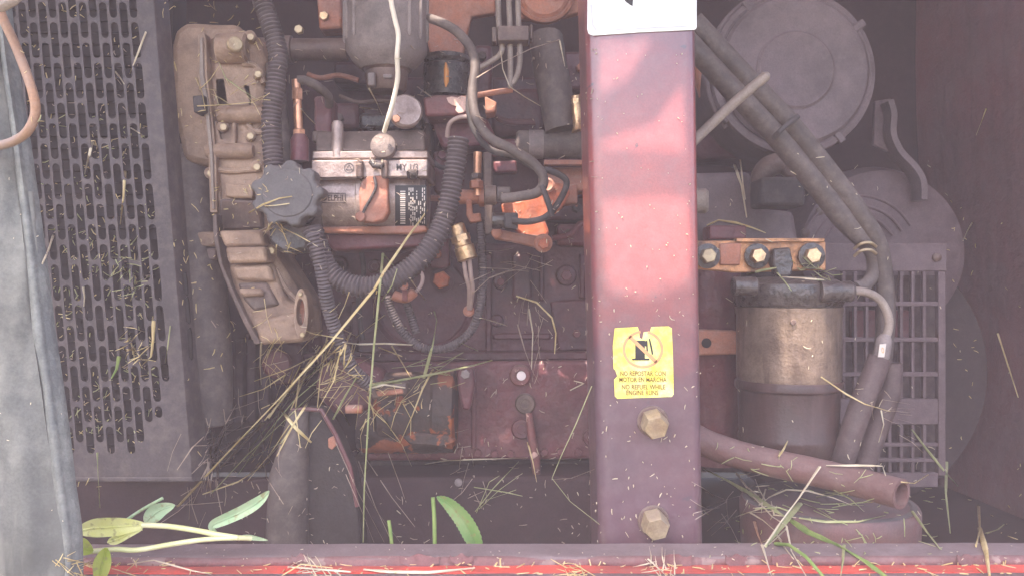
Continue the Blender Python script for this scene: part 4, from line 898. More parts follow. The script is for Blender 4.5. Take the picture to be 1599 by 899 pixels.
mb = MB(); pth = [P(1070, 234, 1.06), P(1092, 212, 1.06), P(1145, 162, 1.055), P(1196, 119, 1.05), P(1200, 115.5, 1.05)]
rd = mm(8, 1.06); mb.tube(pth, [rd, rd, rd, rd, rd * .5], 16); single('prop_rod', mb, M['pole'], 'tan slanting rod with a rounded end crossing the thick hoses', 'rod')
el = Thing('dark_elbow', 'dark square elbow fitting below the air cleaner, right of the post', 'fitting', P(1220, 325, 1.3))
mb = MB(); mb.box(1188, 276, 1258, 322, 1.25, .06); el.part('square_socket', mb, M['rubber'], bev=.006)
mb = MB(); mb.hose([(1188, 300, 1.32), (1190, 274, 1.31), (1206, 258, 1.305), (1230, 258, 1.30), (1246, 280, 1.29)], 17); el.part('bend', mb, M['alu_dark'])
mb = MB(); mb.lathe(P(1100, 314, 1.2), V((1, -.25, 0)), [(-.012, .018), (.002, .018), (.006, .014)], 26); single('tan_knob', mb, M['pole'], 'tan round knob peeping out right of the post', 'knob')
bx = Thing('blue_housing', 'dim bluish boxy housing above the filter bracket', 'housing', P(1160, 375, 1.36))
mb = MB(); mb.prism([(1080, 270), (1172, 268), (1190, 326), (1240, 330), (1250, 392), (1080, 392)], 1.36, .1); bx.part('shell', mb, M['airbox'], bev=.008)
mb = MB(); mb.box(1108, 352, 1166, 374, 1.30, .05); bx.part('foot', mb, M['flange'], bev=.003)

# fan cowl, bracket and guard at right
cw = Thing('fan_cowl', 'dusky round fan cowl behind the grid guard at right', 'fan cowl', P(1360, 700, 1.6))
mb = MB(); mb.lathe(P(1342, 398, 1.60), -YB, [(0, mm(132, 1.6)), (.06, mm(130, 1.6)), (.10, mm(120, 1.6)), (.108, mm(104, 1.6)), (.10, mm(20, 1.6))], 56); cw.part('round_cowl', mb, M['guard'])
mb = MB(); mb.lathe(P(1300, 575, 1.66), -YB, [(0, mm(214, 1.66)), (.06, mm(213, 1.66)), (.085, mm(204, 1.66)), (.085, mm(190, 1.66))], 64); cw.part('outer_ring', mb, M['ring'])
br = Thing('bent_bracket', 'bent grey strap bracket standing right of the air cleaner', 'bracket', P(1420, 296, 1.45))
mb = MB(); pts_ = smooth_path([P(1391, 156, 1.44), P(1397, 178, 1.44), P(1396, 208, 1.44), (P(1408, 236, 1.44)), P(1432, 262, 1.44), P(1443, 284, 1.44), P(1444, 312, 1.44)], 6)
rings = []
for i, p in enumerate(pts_):
    t = (pts_[min(i + 1, len(pts_) - 1)] - pts_[max(0, i - 1)]).normalized(); nrm = V((t.z, 0, -t.x))
    rings.append([p + nrm * .0055 + V((0, -.0, 0)), p - nrm * .0055, p - nrm * .0055 + V((0, .04, 0)), p + nrm * .0055 + V((0, .04, 0))])
mb.ring_loft(rings); br.part('strap', mb, M['airbox'], bev=.001)
mb = MB(); mb.prism([(1366, 158), (1392, 154), (1398, 210), (1388, 238), (1364, 226)], 1.47, .01); br.part('web', mb, M['guard'], bev=.002)
gd = Thing('grid_guard', 'moulded fan guard with rows of small rectangular openings, right of the filter', 'guard', P(1390, 740, 1.34))
GY = 1.34
def gbar(name, x0, y0, x1, y1, dz=0, th=.012): 
    m2 = MB(); m2.box(x0, y0, x1, y1, GY + dz, th); return gd.part(name, m2, M['guard'], bev=.0012)
gbar('top_panel', 1240, 380, 1479, 423); gbar('right_border', 1465.5, 423.5, 1477, 742); gbar('middle_band', 1290, 622, 1465, 662); gbar('bottom_border', 1290, 738, 1465, 760)
gbar('left_border', 1286, 423.5, 1303, 738)
for x in range(1318, 1462, 18):
    gbar('upright_bar', x - 2.6 + (x - 1390) * .0, 423.5, x + 2.6, 621.5, .001, .009)
    gbar('upright_bar', x - 2.6, 662.5, x + 2.6, 737.5, .001, .009)
for y in (474, 530, 584): gbar('cross_bar', 1303.5, y - 3.5, 1465, y + 3.5, -.0015, .008)
for y in (694, 718): gbar('cross_bar', 1303.5, y - 3, 1465, y + 3, -.0015, .008)
mb = MB(); mb.lathe(P(1462, 402, GY - .001), -YB, [(0, .007), (.004, .007), (.006, .004)], 14); gd.part('screw', mb, M['alu_dark'])
fn = Thing('red_fan_core', 'dim dull red core seen through the openings of the right guard', 'core', P(1390, 740, 1.45))
mb = MB(); mb.box(1296, 430, 1474, 745, 1.40, .05); fn.part('core', mb, M['dark'])
mb = MB(); mb.box(1330, 484, 1420, 528, 1.385, .012); fn.part('red_label_plate', mb, M['flange'], bev=.002)

for k in range(4):
    a = R(35 + 90 * k); q = c_clip + V((S4(124) * math.cos(a), -.008, S4(124) * math.sin(a)))
    mb = MB(); ud = V((math.cos(a), 0, math.sin(a))); sd_ = V((-math.sin(a), 0, math.cos(a)))
    mb.poly([q - ud * .012 - sd_ * .006, q + ud * .010 - sd_ * .006, q + ud * .010 + sd_ * .006, q - ud * .012 + sd_ * .006], V((0, .02, 0))); ac.part('toggle_clip', mb, M['airbox'], bev=.002)
for k in range(5):
    mb = MB(); a = R(150 + 52 * k / 4 * 2); mb.lathe(P(1342 + 92 * math.cos(a), 398 + 92 * math.sin(a) * 1.0, 1.497), -YB, [(0, .008), (.004, .008), (.006, .005)], 14); cw.part('cowl_screw', mb, M['alu_dark'])
for k in range(3):
    mb = MB(); mb.tube(smooth_path([P(1342 + r_ * math.cos(a), 398 + r_ * math.sin(a), 1.494) for r_, a in [(60 + 16 * k, R(200 + 10 * j)) for j in range(14)]], 2), .0028, 8); cw.part('pressed_ridge', mb, M['guard'])
# red hydraulic cylinder next to the post
cyl = Thing('upright_red_cylinder', 'upright dull red cylinder with an orange strap between post and fuel filter', 'cylinder', P(1120, 720, 1.25))
mb = MB(); a_ = P(1118, 722, 1.25); L_ = mm(312, 1.25); r_ = mm(38, 1.25); mb.lathe(a_, V((0, 0, 1)), [(0, r_), (L_ * .72, r_), (L_ * .73, r_ * 1.05), (L_ * .78, r_ * 1.05), (L_ * .8, r_), (L_, r_)], 36); cyl.part('tube', mb, M['flange'])
mb = MB(); mb.prism([(1080, 514), (1152, 516), (1153, 553), (1080, 555)], 1.195, .03); cyl.part('orange_strap', mb, M['rosy'], bev=.003)
mb = MB(); mb.lathe(P(1103, 535, 1.1935), -YB, [(0, .007), (.0012, .007)], 20); cyl.part('strap_hole', mb, M['core'])

# ------------------------------------------------------------------ fuel filter and its bracket
fb = Thing('filter_bracket', 'oily gold coloured steel bracket with three round bolts above the fuel filter', 'bracket', P(1200, 425, 1.13))
mb = MB(); mb.prism([(1082, 376), (1282, 374), (1290, 378), (1290, 422), (1150, 426), (1082, 420)], 1.125, .012); fb.part('plate', mb, M['goldrust'], bev=.002)
mb = MB(); mb.prism([(1124, 380), (1158, 379), (1156, 414), (1124, 414)], 1.121, .006); fb.part('pink_pad', mb, M['rosy'], bev=.002)
mb = MB(); mb.box(1150, 372, 1288, 378, 1.118, .016); fb.part('top_edge', mb, M['goldrust'], bev=.001)
for x, r_, mt_ in ((1104, 17, 'zinc'), (1181, 17, 'brass'), (1266, 18, 'brass')):
    rr_ = mm(r_, 1.115); mb = MB(); mb.lathe(P(x, 400, 1.122), -YB, [(0, rr_ * 1.15), (.005, rr_ * 1.15), (.006, rr_ * .95)], 28); w_ = fb.part('washer', mb, M['oily'])
    mb = MB(); mb.hexa(P(x, 400, 1.117), V((.05, -1, .05)), rr_ * .72, .012, .2); fb.part('bolt', mb, M[mt_], parent=w_)
mb = MB(); mb.prism([(1208, 388), (1234, 386), (1240, 412), (1236, 432), (1214, 432), (1206, 410)], 1.105, .02); fb.part('centre_lug', mb, M['oily'], bev=.003)
ff = Thing('fuel_filter', 'fuel filter with oily black head, tan can and dark maroon bowl', 'fuel filter', P(1231, 715, 1.14))
FD = 1.14; c_ = P(1231, 715, FD); S5 = lambda q: mm(q, FD); zz = lambda y: S5(715 - y)
mb = MB(); mb.lathe(c_, V((0, 0, 1)), [(zz(478), S5(79)), (zz(472), S5(83)), (zz(452), S5(85)), (zz(444), S5(83)), (zz(436), S5(70)), (zz(432), S5(40))], 56); ff.part('head', mb, M['oily'])
ff.part('inlet_boss', xcyl(1144, 1182, 447, 15, 1.065), M['oily'])
ff.part('outlet_spout', xcyl(1280, 1332, 455, 17, 1.07, lambda l, r: [(0, r), (l * .5, r), (l * .6, r * .92), (l * .9, r), (l, r * .8)]), M['oily'])
mb = MB(); mb.lathe(c_, V((0, 0, 1)), [(zz(592), S5(78)), (zz(586), S5(79)), (zz(492), S5(79)), (zz(488), S5(80.5)), (zz(479), S5(81))], 56); ff.part('can', mb, M['filter'])
mb = MB(); mb.lathe(c_, V((0, 0, 1)), [(zz(607), S5(79)), (zz(604), S5(81.5)), (zz(595), S5(81.5)), (zz(591.5), S5(79.5))], 56); ff.part('band', mb, M['bowl'])
mb = MB(); mb.lathe(c_, V((0, 0, 1)), [(zz(716), S5(66)), (zz(708), S5(73)), (zz(690), S5(75)), (zz(684), S5(77)), (zz(678), S5(77)), (zz(674), S5(75)), (zz(607), S5(77))], 56); ff.part('bowl', mb, M['bowl'])
mb = MB(); mb.lathe(P(1239, 503, FD - S5(80)), -YB, [(-.003, .0035), (.001, .0035), (.0015, .002)], 12); ff.part('pin', mb, M['alu_dark'])
lh = Thing('sensor_lead', 'thin tan bent pipe from filter spout to a white tagged connector', 'pipe', P(1378, 562, 1.08))
mb = MB(); mb.hose([(1330, 454, 1.075), (1352, 456, 1.078), (1374, 468, 1.08), (1386, 490, 1.08), (1388, 510, 1.08), (1382, 530, 1.08)], 6.6); lh.part('bent_pipe', mb, M['pole'])
mb = MB(); mb.tube([P(1383, 522, 1.08), P(1381, 530, 1.08), P(1376, 556, 1.08), P(1374, 562, 1.08)], [S5(7), S5(11), S5(12), S5(9)], 16); lh.part('connector', mb, M['can'])
mb = MB(); mb.prism([(1374, 537), (1384, 536), (1381, 557), (1371, 557)], 1.0685, .001); tg = lh.part('white_tag', mb, M['paper'])
m2 = text_bm('0', lambda x, y: P(1378.5 + 4.5 * x - 1.2 * y, 547 - 13 * y, 1.0680)); lh.part('tag_lettering', m2, M['inkred'], parent=tg)
def fat(pix, r, lab): single('drop_hose', MB().hose(pix, r, 18), M['redhose2'], lab, 'hose', 'hoses dropping beside the filter')
M['redhose2'] = grimy('dull mauve hose', (.095, .060, .060), rough=.55, ga=.5, dust=(.24, .18, .175), da=.35, updust=.3)
fat([(1374, 558, 1.085), (1362, 590, 1.085), (1342, 640, 1.085), (1318, 712, 1.09), (1306, 745, 1.10)], 18, 'thick mauve hose dropping left from the white tagged connector')
fat([(1390, 566, 1.11), (1388, 610, 1.11), (1372, 660, 1.11), (1350, 716, 1.115), (1340, 745, 1.12)], 18, 'thick mauve hose dropping right behind the white tagged connector')

# cut red hose and round lid in front
rh = Thing('cut_red_hose', 'thick faded red hose cut open at its right end, lying over the round lid', 'hose', P(1300, 790, 1.02))
pth = smooth_path([P(1075, 676, 1.06), P(1100, 690, 1.055), P(1150, 708, 1.05), (P(1205, 722, 1.04)), P(1262, 734, 1.022), P(1330, 750, .995), P(1408, 771, .945)], 8)
ro = mm(22, 1.03)
mb = MB(); n_ = len(pth)
rings = []; 
def rings_for(path, rs):
    out = []; u = None
    for i, p in enumerate(path):
        t = (path[min(i + 1, len(path) - 1)] - path[max(i - 1, 0)]).normalized()
        if u is None: _, u, _v = basis(t)
        u = (u - t * u.dot(t)).normalized(); v = t.cross(u)
        out.append([p + (u * math.cos(a) + v * math.sin(a)) * rs[i] for a in [2 * math.pi * k / 28 for k in range(28)]])
    return out
outer = rings_for(pth, [ro * (1 + .02 * mnoise(p * 50)) for p in pth]); inner = rings_for(pth, [ro * .74] * n_)
mb.ring_loft(outer + inner[::-1][:20]); rh.part('hose_wall', mb, M['redhose'])
mb = MB(); mb.tube(pth[-18:-13], ro * .735, 20); rh.part('dark_bore', mb, M['core'])
lid = Thing('round_drum', 'dusty grey round drum top with faded maroon rim behind the sill, lower right', 'drum', P(1292, 870, 1.10))
c_ = P(1292, 778, 1.10); rl = mm(133, 1.10)
mb = MB(); mb.lathe(c_ + V((0, 0, -.105)), V((0, 0, 1)), [(0, rl * .97), (.085, rl), (.098, rl), (.1035, rl * .975)], 64); lid.part('rim', mb, M['puckside'])
mb = MB(); mb.lathe(c_ + V((0, 0, -.004)), V((0, 0, 1)), [(0, rl * .974), (.003, rl * .955), (.004, rl * .90), (.002, rl * .87), (.0025, rl * .02)], 64); lid.part('top', mb, M['puck'])

# ------------------------------------------------------------------ grass: everything that fell in, laid on what carries it
bpy.context.view_layer.update()
dg = bpy.context.evaluated_depsgraph_get()
def hit(px, py, d_from=.3):
    o = V((0, 0, ZC)); dr = (P(px, py, 1.0) - o).normalized()
    ok, loc, nor, _, ob, _ = scene.ray_cast(dg, o + dr * .05, dr)
    return (loc, nor, ob) if ok else (None, None, None)
def depth_at(px, py):
    l, n, ob = hit(px, py); return l.y if l else 1.3
random.seed(21)
def lay(pix, wpx, sub=5, eps=.006, droop=None, dmax=None):
    """a stalk through points measured off the photo, resting against the nearest surfaces along it"""
    dense = []
    for (x0, y0), (x1, y1) in zip(pix, pix[1:]):
        for k in range(sub): dense.append((x0 + (x1 - x0) * k / sub, y0 + (y1 - y0) * k / sub))
    dense.append(pix[-1])
    hs = [depth_at(*q) - eps for q in dense]
    if dmax: hs = [min(h, dmax) for h in hs]
    n = len(dense)
    # lower hull of depth along the stalk: it bridges hollows and never sinks into a surface
    idx = [0]
    order = []
    for i in range(n):
        while len(order) >= 2:
            a, b_ = order[-2], order[-1]
            if hs[b_] >= hs[a] + (hs[i] - hs[a]) * (b_ - a) / (i - a): order.pop()
            else: break
        order.append(i)
    dd = []
    j = 0
    for i in range(n):
        while j < len(order) - 2 and order[j + 1] <= i: j += 1
        a, b_ = order[j], order[min(j + 1, len(order) - 1)]
        dd.append(hs[a] if a == b_ else hs[a] + (hs[b_] - hs[a]) * (i - a) / (b_ - a))
    return [P(x, y, d) for (x, y), d in zip(dense, dd)]
def stalk_mesh(mb, pts, wpx, taper=True, seg=6):
    n = len(pts); r0 = mm(wpx / 2, pts[0].y)
    mb.tube(pts, [r0 * ((1 - .55 * i / (n - 1)) if taper else 1) * (1 + .25 * mnoise(pts[i] * 90)) for i in range(n)], seg, True, random.uniform(.3, .7), random.uniform(-.25, .25)); return mb
def stalk(pix, wpx, mat, label, name='grass_stalk', eps=.004, group=None, taper=True, extra=None, dmax=None):
    wpx *= 1.2
    mb = stalk_mesh(MB(), lay(pix, wpx, eps=eps, dmax=dmax), wpx, taper)
    for e in (extra or []): stalk_mesh(mb, lay(e, wpx * .7, eps=eps, dmax=dmax), wpx * .7)
    return single(name, mb, M[mat], label, 'grass stalk' if name == 'grass_stalk' else 'grass tuft', group)
G = 'dry grass stalks fallen across the engine'
for s_ in [
 ([(278, 790), (350, 712), (436, 622), (516, 534), (584, 452), (600, 424), (640, 366), (668, 328)], 5.2, 'straw', 'longest straw stalk, slanting from the sill up to the data plate'),
 ([(614, 414), (598, 396), (592, 460), (584, 540), (576, 640), (569, 760), (567, 846)], 3.0, 'hay', 'long pale upright stalk with a hooked top, crossing the thick conduit'),
 ([(536, 534), (560, 537), (600, 536), (644, 538)], 3.8, 'pale', 'short level straw just below the conduit bend'),
 ([(578, 601), (620, 594), (680, 583), (740, 570), (768, 562)], 6.0, 'hay', 'thick greenish stalk lying level above the starter motor'),
 ([(676, 576), (660, 606), (643, 650), (625, 690)], 3.0, 'straw', 'thin straw slanting down in front of the starter motor'),
 ([(625, 690), (600, 655), (576, 630), (558, 612)], 3.4, 'straw', 'bent straw running left from the starter rust scab'),
 ([(592, 542), (612, 550), (628, 556)], 3.2, 'straw', 'stub of straw just under the short level straw'),
 ([(612, 540), (628, 566), (642, 590)], 2.8, 'straw', 'brown straw slanting down right of the level straw'),
 ([(662, 590), (676, 536), (682, 500), (678, 486)], 4.4, 'hay', 'yellowish tuft head standing inside the wire loop'),
 ([(806, 462), (838, 472), (862, 496), (868, 520), (866, 552)], 3.4, 'straw', 'curved brown stem arching on the block left of the post'),
 ([(826, 482), (832, 520), (830, 576)], 2.2, 'pale', 'thin pale upright straw above the round plugs'),
 ([(808, 506), (820, 548), (832, 580), (842, 598)], 2.2, 'thread', 'thin slanting straw just left of the round plugs'),
 ([(738, 458), (764, 434), (790, 424), (820, 420), (832, 398)], 2.4, 'thread', 'thin bent stem right of the brass sender'),
 ([(750, 418), (790, 420), (826, 424)], 2.0, 'thread', 'fine level stem right of the brass sender'),
 ([(750, 496), (772, 502), (792, 508)], 3.2, 'pale', 'short pale straw right of the wire loop'),
 ([(640, 434), (652, 452), (664, 468)], 3.4, 'pale', 'short pale straw across the pink clamp'),
 ([(924, 602), (900, 660), (876, 712), (862, 746), (890, 782), (936, 818)], 2.6, 'hay', 'long stem bent like an arrowhead left of the post foot'),
 ([(862, 748), (892, 746), (928, 732)], 1.8, 'thread', 'fine twig reaching to the left edge of the post foot'),
 ([(664, 724), (700, 718), (760, 716), (824, 714)], 2.4, 'pale', 'thin level straw under the maroon flange'),
 ([(824, 690), (832, 720), (838, 752)], 2.4, 'straw', 'short straw over the drain stub'),
 ([(890, 609), (912, 598), (896, 594)], 2.8, 'pale', 'short pale straw left of the yellow sticker'),
 ([(228, 50), (216, 82), (203, 115)], 3.2, 'pale', 'slim straw on the guard near its top'),
 ([(180, 112), (188, 122), (194, 132)], 2.6, 'pale', 'short straw on the guard below the slim one'),
 ([(144, 222), (138, 248), (132, 272)], 4.0, 'pale', 'stubby straw standing on the guard, upper middle'),
 ([(204, 200), (216, 207), (226, 215)], 3.6, 'pale', 'short level straw at the right edge of the slots'),
 ([(195, 268), (193, 306), (188, 350)], 4.2, 'straw', 'upright brown straw on the guard, middle'),
 ([(83, 368), (76, 390), (66, 412)], 3.2, 'pale', 'slim straw at the left of the guard beside the rubber seal'),
 ([(240, 494), (239, 530), (236, 556), (222, 570)], 4.2, 'straw', 'hooked brown straw at the right of the guard'),
 ([(130, 448), (132, 464), (131, 478)], 5.0, 'pale', 'fat pale husk caught on the guard'),
 ([(186, 556), (182, 576), (174, 590)], 6.5, 'fresh', 'green leaf scrap caught in the guard slots'),
 ([(152, 706), (153, 740), (156, 792)], 3.0, 'hay', 'thin stem hanging below the guard near the seal'),
 ([(266, 508), (262, 540), (258, 566)], 2.2, 'hay', 'thin green stem at the guard fold'),
 ([(390, 332), (410, 320), (436, 310), (456, 307)], 3.4, 'straw', 'curved straw lying on the filler cap'),
 ([(414, 322), (430, 321), (452, 318)], 2.8, 'straw', 'short straw forking on the filler cap'),
 ([(440, 356), (462, 366), (484, 378)], 3.2, 'straw', 'straw lying under the filler cap'),
 ([(308, 166), (350, 164), (394, 160), (404, 156)], 3.0, 'straw', 'level straw on the upper timing case'),
 ([(306, 122), (316, 146), (320, 170)], 3.4, 'straw', 'slanting straw at the timing case flange'),
 ([(342, 98), (352, 122), (376, 140), (402, 156)], 2.2, 'hay', 'fine green stem across the upper timing case'),
 ([(576, 138), (588, 160), (598, 182)], 2.8, 'pale', 'slim pale straw above the pump cover'),
 ([(562, 168), (578, 170), (590, 172)], 2.6, 'pale', 'short level straw above the pump cover'),
 ([(652, 136), (666, 146), (674, 152)], 2.6, 'pale', 'short straw touching the red manifold'),
 ([(744, 122), (780, 100), (830, 76), (874, 62)], 2.8, 'thread', 'long thin stem crossing the injector pipes'),
 ([(782, 80), (785, 108), (796, 136), (820, 152), (844, 166)], 2.4, 'pale', 'curved pale stem hanging from the injector pipes'),
 ([(874, 64), (878, 84), (882, 104)], 2.2, 'pale', 'short pale stem left of the white plate'),
 ([(470, 170), (480, 182), (492, 194)], 2.6, 'pale', 'short straw beside the copper pipe'),
 ([(1147, 258), (1158, 290), (1166, 340)], 3.4, 'pale', 'pale upright straw on the blue housing right of the post'),
 ([(1156, 250), (1160, 286), (1164, 312)], 2.4, 'pale', 'thinner twin of the upright straw right of the post'),
 ([(1104, 352), (1122, 344), (1150, 348), (1176, 356), (1196, 364)], 4.0, 'straw', 'curved yellow straw just above the gold bracket'),
 ([(1168, 428), (1190, 422), (1212, 418)], 3.2, 'hay', 'greenish straw at the left of the filter head'),
 ([(1222, 432), (1250, 434), (1286, 437)], 4.0, 'pale', 'pale level straw on top of the filter head'),
 ([(1214, 426), (1226, 440), (1236, 454)], 2.6, 'hay', 'short straw dropping over the filter head'),
 ([(1282, 588), (1320, 614), (1350, 630), (1390, 642)], 2.8, 'straw', 'long thin straw across the mauve drop hoses'),
 ([(1376, 640), (1380, 662), (1372, 690)], 3.6, 'pale', 'pale tuft hanging on the right drop hose'),
 ([(1424, 670), (1448, 702), (1474, 734), (1496, 758)], 4.2, 'hay', 'green stem slanting down at the lower right of the guard'),
 ([(1478, 720), (1477, 770), (1484, 832)], 4.0, 'hay', 'upright green stem by the right panel'),
 ([(1425, 798), (1446, 828), (1468, 856)], 4.0, 'hay', 'green stem slanting right of the round lid'),
 ([(1408, 752), (1428, 754), (1450, 740)], 3.0, 'straw', 'short bent straw at the open hose end'),
 ([(1290, 726), (1340, 726), (1378, 727), (1383, 742)], 3.6, 'pale', 'white level straw behind the cut red hose'),
 ([(1216, 712), (1224, 700), (1230, 688)], 3.4, 'straw', 'short tan straw standing below the filter bowl'),
 ([(1540, 170), (1532, 192), (1524, 212)], 2.4, 'straw', 'lone thin straw on the upper right panel'),
 ([(1518, 348), (1510, 362), (1504, 376)], 2.4, 'pale', 'lone short straw on the middle right panel'),
 ([(1558, 520), (1574, 570), (1590, 620)], 2.6, 'straw', 'long thin straw low on the right panel'),
]: stalk(*s_, group=G if s_[1] < 0 else None)
for s_ in [
 ([(430, 628), (462, 668), (486, 690)], 3.4, 'straw', 'short straw slanting over the top of the half round mount'),
 ([(520, 654), (540, 616), (556, 590)], 3.4, 'hay', 'greenish straw leaning on the starter drive housing'),
 ([(408, 534), (406, 570), (408, 600)], 2.6, 'pale', 'pale bent wisp under the timing case foot'),
 ([(346, 728), (420, 650), (470, 584), (500, 540)], 3.4, 'straw', 'second long straw lying close beside the longest one'),
 ([(596, 470), (612, 446), (620, 420)], 2.6, 'hay', 'short green straw crossing the thick conduit'),
 ([(560, 610), (600, 600), (640, 606)], 2.8, 'pale', 'pale straw on the terminal block of the starter'),
]: stalk(*s_)
# heap at the lower right, lying on lid, hose and sill
for s_ in [
 ([(1280, 728), (1248, 776), (1218, 816), (1194, 852)], 4.4, 'pale', 'long pale straw crossing over the cut red hose'),
 ([(1249, 786), (1232, 806), (1212, 832), (1196, 852)], 8.0, 'hay', 'thick whitish green stalk end leaning on the sill'),
 ([(1236, 812), (1262, 830), (1312, 852), (1352, 876), (1392, 906)], 8.5, 'fresh', 'thick green stem running over the sill to the bottom edge'),
 ([(1212, 848), (1232, 850), (1258, 868), (1290, 904)], 7.0, 'fresh', 'green stem curling over the sill below the lid'),
 ([(1100, 732), (1140, 752), (1180, 776), (1216, 800), (1240, 814)], 4.5, 'hay', 'greenish stem from the post to the heap on the lid'),
 ([(1150, 738), (1178, 776), (1206, 806), (1228, 820), (1236, 860), (1262, 904)], 3.4, 'pale', 'pale straw bending down over the sill'),
 ([(1248, 808), (1290, 814), (1340, 814), (1382, 804)], 4.2, 'hay', 'bowed green straw on the round lid'),
 ([(1200, 776), (1228, 764), (1262, 766), (1300, 776), (1330, 788)], 3.2, 'pale', 'pale curved straw on the lid under the hose'),
 ([(1172, 800), (1192, 812), (1208, 826)], 3.6, 'pale', 'short pale straw left on the lid rim'),
 ([(1178, 814), (1184, 836), (1190, 850)], 4.4, 'redstraw', 'reddish brown stub standing by the lid'),
 ([(1190, 850), (1198, 876), (1206, 904)], 3.8, 'pale', 'pale straw hanging over the sill under the heap'),
 ([(1318, 850), (1316, 876), (1312, 904)], 4.2, 'hay', 'green shoot dropping off the thick green stem'),
 ([(1180, 794), (1216, 792), (1240, 800)], 3.4, 'hay', 'level greenish straw in the heap'),
 ([(1528, 790), (1530, 826), (1524, 852)], 3.6, 'straw', 'brown straw upright near the right end of the sill'),
 ([(1530, 824), (1540, 862), (1546, 904)], 5.0, 'straw', 'thick brown straw hanging over the right end of the sill'),
 ([(1540, 832), (1558, 826), (1568, 818)], 4.0, 'hay', 'short straw at the far right above the sill'),
]:
    if s_[2] == 'redstraw': s_ = (s_[0], s_[1], 'rosystraw', s_[3])
    if s_[2] == 'rosystraw' and 'rosystraw' not in M: M['rosystraw'] = leafy('red brown straw', (.40, .20, .13), (.50, .28, .18), 60, .1)
    stalk(*s_, eps=.006)
# straw on the outer ledge at the bottom edge
for s_ in [
 ([(568, 888), (610, 892), (670, 893), (742, 886)], 5.5, 'pale', 'broad pale straw lying on the bottom ledge, middle'),
 ([(450, 884), (500, 888), (548, 892)], 4.5, 'pale', 'pale straw on the bottom ledge left of the broad one'),
 ([(440, 898), (470, 880), (520, 886)], 3.0, 'straw', 'thin straw arching on the bottom ledge'),
 ([(200, 880), (240, 874), (300, 890), (330, 896)], 3.0, 'pale', 'pale straw on the bottom ledge by the leaf plant'),
 ([(1012, 872), (1030, 888), (1044, 902)], 3.6, 'pale', 'pale straw below the post on the bottom ledge'),
 ([(898, 880), (914, 890), (930, 899)], 3.0, 'straw', 'short straw on the bottom ledge left of the post'),
]: stalk(*s_, eps=.006)

# tufts: many fine stems hanging together
def tuft(name, label, stems, wpx, mat, eps=.005):
    mb = MB()
    for s_ in stems: stalk_mesh(mb, lay(s_, wpx, eps=eps), wpx)
    return single(name, mb, M[mat], label, 'grass tuft')
random.seed(9)
def fan(x, y, n, ang, spread, l0, l1, kink=.25):
    out = []
    for _ in range(n):
        a = R(ang + random.uniform(-spread, spread)); L_ = l0 + (l1 - l0) * random.random() ** 1.8; b_ = a + random.uniform(-kink, kink)
        s_ = random.gauss(0, .55) * l1; c_ = random.gauss(0, .18) * l1; ma = R(ang); x0 = x + math.cos(ma) * (s_ - l1 * .3) - math.sin(ma) * c_; y0 = y + math.sin(ma) * (s_ - l1 * .3) + math.cos(ma) * c_
        xm, ym = x0 + math.cos(a) * L_ * .5, y0 + math.sin(a) * L_ * .5
        out.append([(x0, y0), (xm, ym), (xm + math.cos(b_) * L_ * .5, ym + math.sin(b_) * L_ * .5)])
    return out
tuft('grass_tuft', 'wispy root tuft trailing from the lower end of the longest straw', fan(316, 742, 16, 112, 32, 40, 95), 1.6, 'thread')
tuft('grass_tuft', 'grey brown tuft wedged between guard and block above the long straw', fan(348, 672, 16, 300, 60, 20, 60), 2.0, 'thread')
tuft('grass_tuft', 'bundle of fine stems leaning along the long straw near the mount', [[(390, 700), (430, 650), (470, 600), (520, 548)], [(372, 740), (420, 672), (458, 626), (500, 590)], [(330, 770), (386, 710), (440, 660), (496, 606)], [(380, 720), (440, 690), (486, 620)]], 2.4, 'hay')
tuft('grass_tuft', 'thick tangle of dry straw above the half round mount', fan(470, 600, 30, 125, 28, 40, 130, .3), 2.4, 'straw')
tuft('grass_tuft', 'second loose straw tangle across the starter drive housing', fan(540, 596, 22, 60, 120, 20, 80, .6), 2.2, 'straw')
tuft('grass_tuft', 'webby fine stems between guard fold and long straw', fan(350, 720, 26, 130, 60, 30, 110, .5), 1.5, 'thread')
tuft('grass_tuft', 'brown shreds on the starter body and terminal', fan(640, 630, 20, 30, 170, 16, 60, .6), 1.8, 'straw')
tuft('grass_tuft', 'shreds stuck on the block below the timing case ear', fan(430, 560, 18, 80, 60, 18, 60, .5), 1.8, 'straw')
tuft('grass_tuft', 'scraggy tuft hanging over the drive housing of the starter', fan(528, 590, 18, 100, 90, 18, 60), 2.0, 'straw')
tuft('grass_tuft', 'hair fine roots hanging off the engine mount edge', [[(524, 690), (560, 770), (600, 846)], [(560, 720), (586, 790), (612, 846)], [(572, 716), (612, 776), (648, 822)], [(568, 760), (590, 800), (625, 846)], [(540, 740), (566, 800), (584, 846)], [(606, 706), (626, 760), (632, 778)]], 1.6, 'thread')
tuft('grass_tuft', 'bleached green tuft in the dark below the maroon flange', [[(742, 798), (770, 762), (810, 720)], [(748, 794), (780, 764), (816, 738)], [(760, 780), (790, 770), (806, 764)], [(744, 800), (764, 752), (780, 742)], [(740, 760), (790, 768), (816, 774)]], 2.4, 'hay')
tuft('grass_tuft', 'twiggy wisps on the cross member left of the green tuft', fan(734, 742, 12, 70, 90, 20, 60), 1.5, 'thread')
tuft('grass_tuft', 'matted hay lying on the round lid under the cut hose', fan(1300, 784, 12, 10, 22, 24, 60), 2.6, 'hay', .004)
tuft('grass_tuft', 'loose hay heap where the green stems cross on the lid', fan(1205, 800, 16, 40, 170, 20, 60), 2.6, 'pale', .006)
tuft('grass_tuft', 'fine wisps beside the foot of the post, right side', fan(1120, 800, 14, 140, 90, 20, 60), 1.5, 'thread')
tuft('grass_tuft', 'curl of hay on top of the filter head', fan(1270, 424, 14, 20, 60, 14, 34, .9), 2.0, 'hay', .004)
